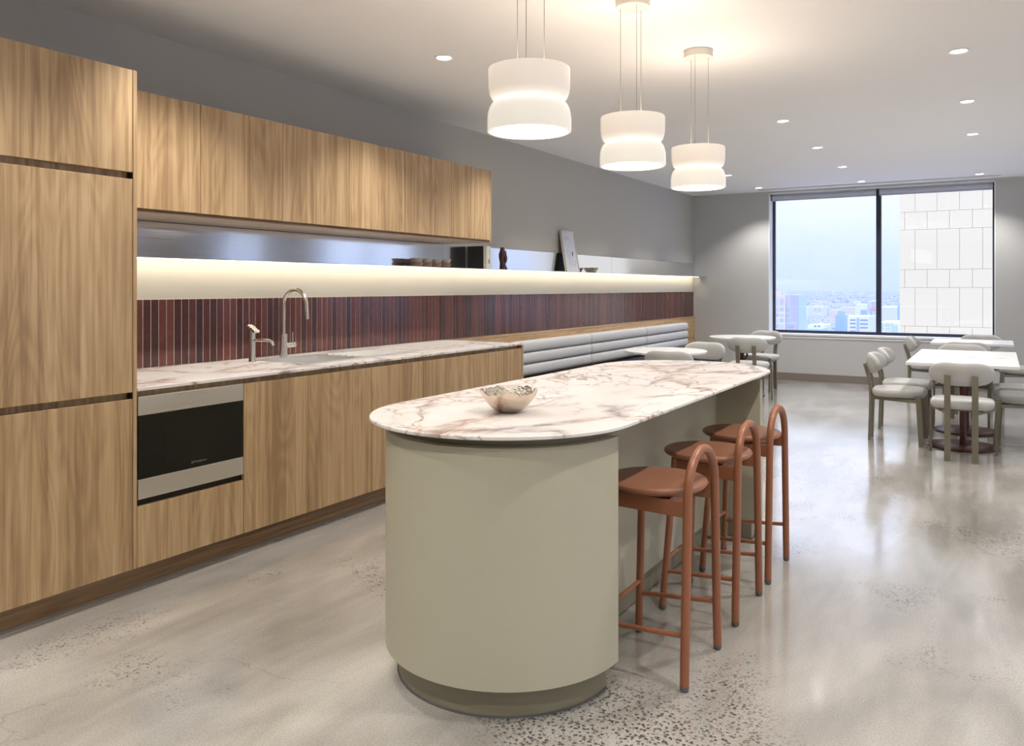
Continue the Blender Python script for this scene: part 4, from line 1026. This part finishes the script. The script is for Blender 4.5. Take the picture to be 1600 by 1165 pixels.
tsh, *_ = block('white_block', 1263, 1286, 478.5, 2300, 60, M['bl_white'], 'wide white block below the peach block')
for k in range(3): add_face(tsh, 1265+k*7, 1269+k*7, 481, 486, 2299, M['bl_grey'])
tpp, *_ = block('peach_block', 1296, 1310, 484, 1900, 60, M['bl_peach'], 'long peach roofed building above the blue glass block')
tpq, *_ = block('peach_block', 1312, 1335, 480, 2200, 60, M['bl_peach'], 'wide peach building behind the cream office block')
twq, *_ = block('white_block', 1336, 1355, 475, 1500, 60, M['bl_white'], 'white block with a blue glazed front behind the cream office')
add_face(twq, 1345, 1354.5, 484, 491, 1499, M['bl_blue'])

gd = MB(); gd.box(-24000, 90, GZ-1, 22000, 15500, GZ); g_ = struct('ground', gd, M['ground'])
# suburbs: thousands of small far buildings and tree crowns that nobody could count
def far_boxes(n, name, m, hmin, hmax, seed, near=1500):
    rnd = random.Random(seed); mb = MB()
    for i in range(n):
        Y = near*(13000/near)**(rnd.random()**.8); px = rnd.uniform(1080, 1600)
        x = bear(px, 450, Y)[0]; w = rnd.uniform(8, 26)*(1+Y/9000); d = rnd.uniform(8, 20); h = rnd.uniform(hmin, hmax)
        if rnd.random() < .04: h *= 2.6; w *= 1.4
        mb.box(x, Y, GZ-.2, x+w, Y+d, GZ+h)
    o = obj(name, mb, m); o['kind'] = 'stuff'; return o
for n, nm_, m, a, b, sd in ((1500, 'distant_white_houses', M['bl_white'], 4, 12, 1), (900, 'distant_peach_houses', M['bl_peach'], 4, 10, 2), (1200, 'distant_grey_houses', M['bl_grey'], 4, 12, 3), (700, 'distant_blue_roofs', M['bl_teal'], 4, 9, 4)):
    tag(far_boxes(n, nm_, m, a, b, sd), nm_.replace('_', ' ')+' spread across the suburbs to the horizon', 'houses')
def crowns(n, seed):
    rnd = random.Random(seed); mb = MB()
    for i in range(n):
        Y = 1300*(11)**(rnd.random()**.8); x = bear(rnd.uniform(1080, 1600), 450, Y)[0]; r = rnd.uniform(5, 11)*(1+Y/9000); z = GZ+r*.7
        V = [(x+r*q, y_, z_) for q, y_, z_ in ()]
        V = [(x, Y, z+r*.8), (x, Y, z-r)]+[(x+r*math.cos(a*PI/3)*rnd.uniform(.8, 1.1), Y+r*math.sin(a*PI/3), z+r*rnd.uniform(-.2, .3)) for a in range(6)]
        mb.add(V, [(0, 2+k, 2+(k+1) % 6) for k in range(6)]+[(1, 2+(k+1) % 6, 2+k) for k in range(6)])
    o = obj('distant_treetops', mb, M['tree']); o['kind'] = 'stuff'; return tag(o, 'bare winter treetops between the distant houses', 'trees')
crowns(4200, 9)

# thin summer haze lying over the suburbs
hz = bpy.data.materials.new('thin_haze'); hz.use_nodes = True; hn = hz.node_tree.nodes; hn.remove(hn['Principled BSDF'])
vs_ = hn.new('ShaderNodeVolumeScatter'); vs_.inputs['Color'].default_value = (.93, .95, 1, 1); vs_.inputs['Density'].default_value = 1.3e-4; vs_.inputs['Anisotropy'].default_value = 0.
hz.node_tree.links.new(vs_.outputs[0], hn['Material Output'].inputs['Volume'])
ho = obj('haze', MB().box(-23900, 900, GZ+.3, 21900, 15400, 420), hz); ho['kind'] = 'stuff'; tag(ho, 'thin pale haze lying over the distant suburbs', 'haze')
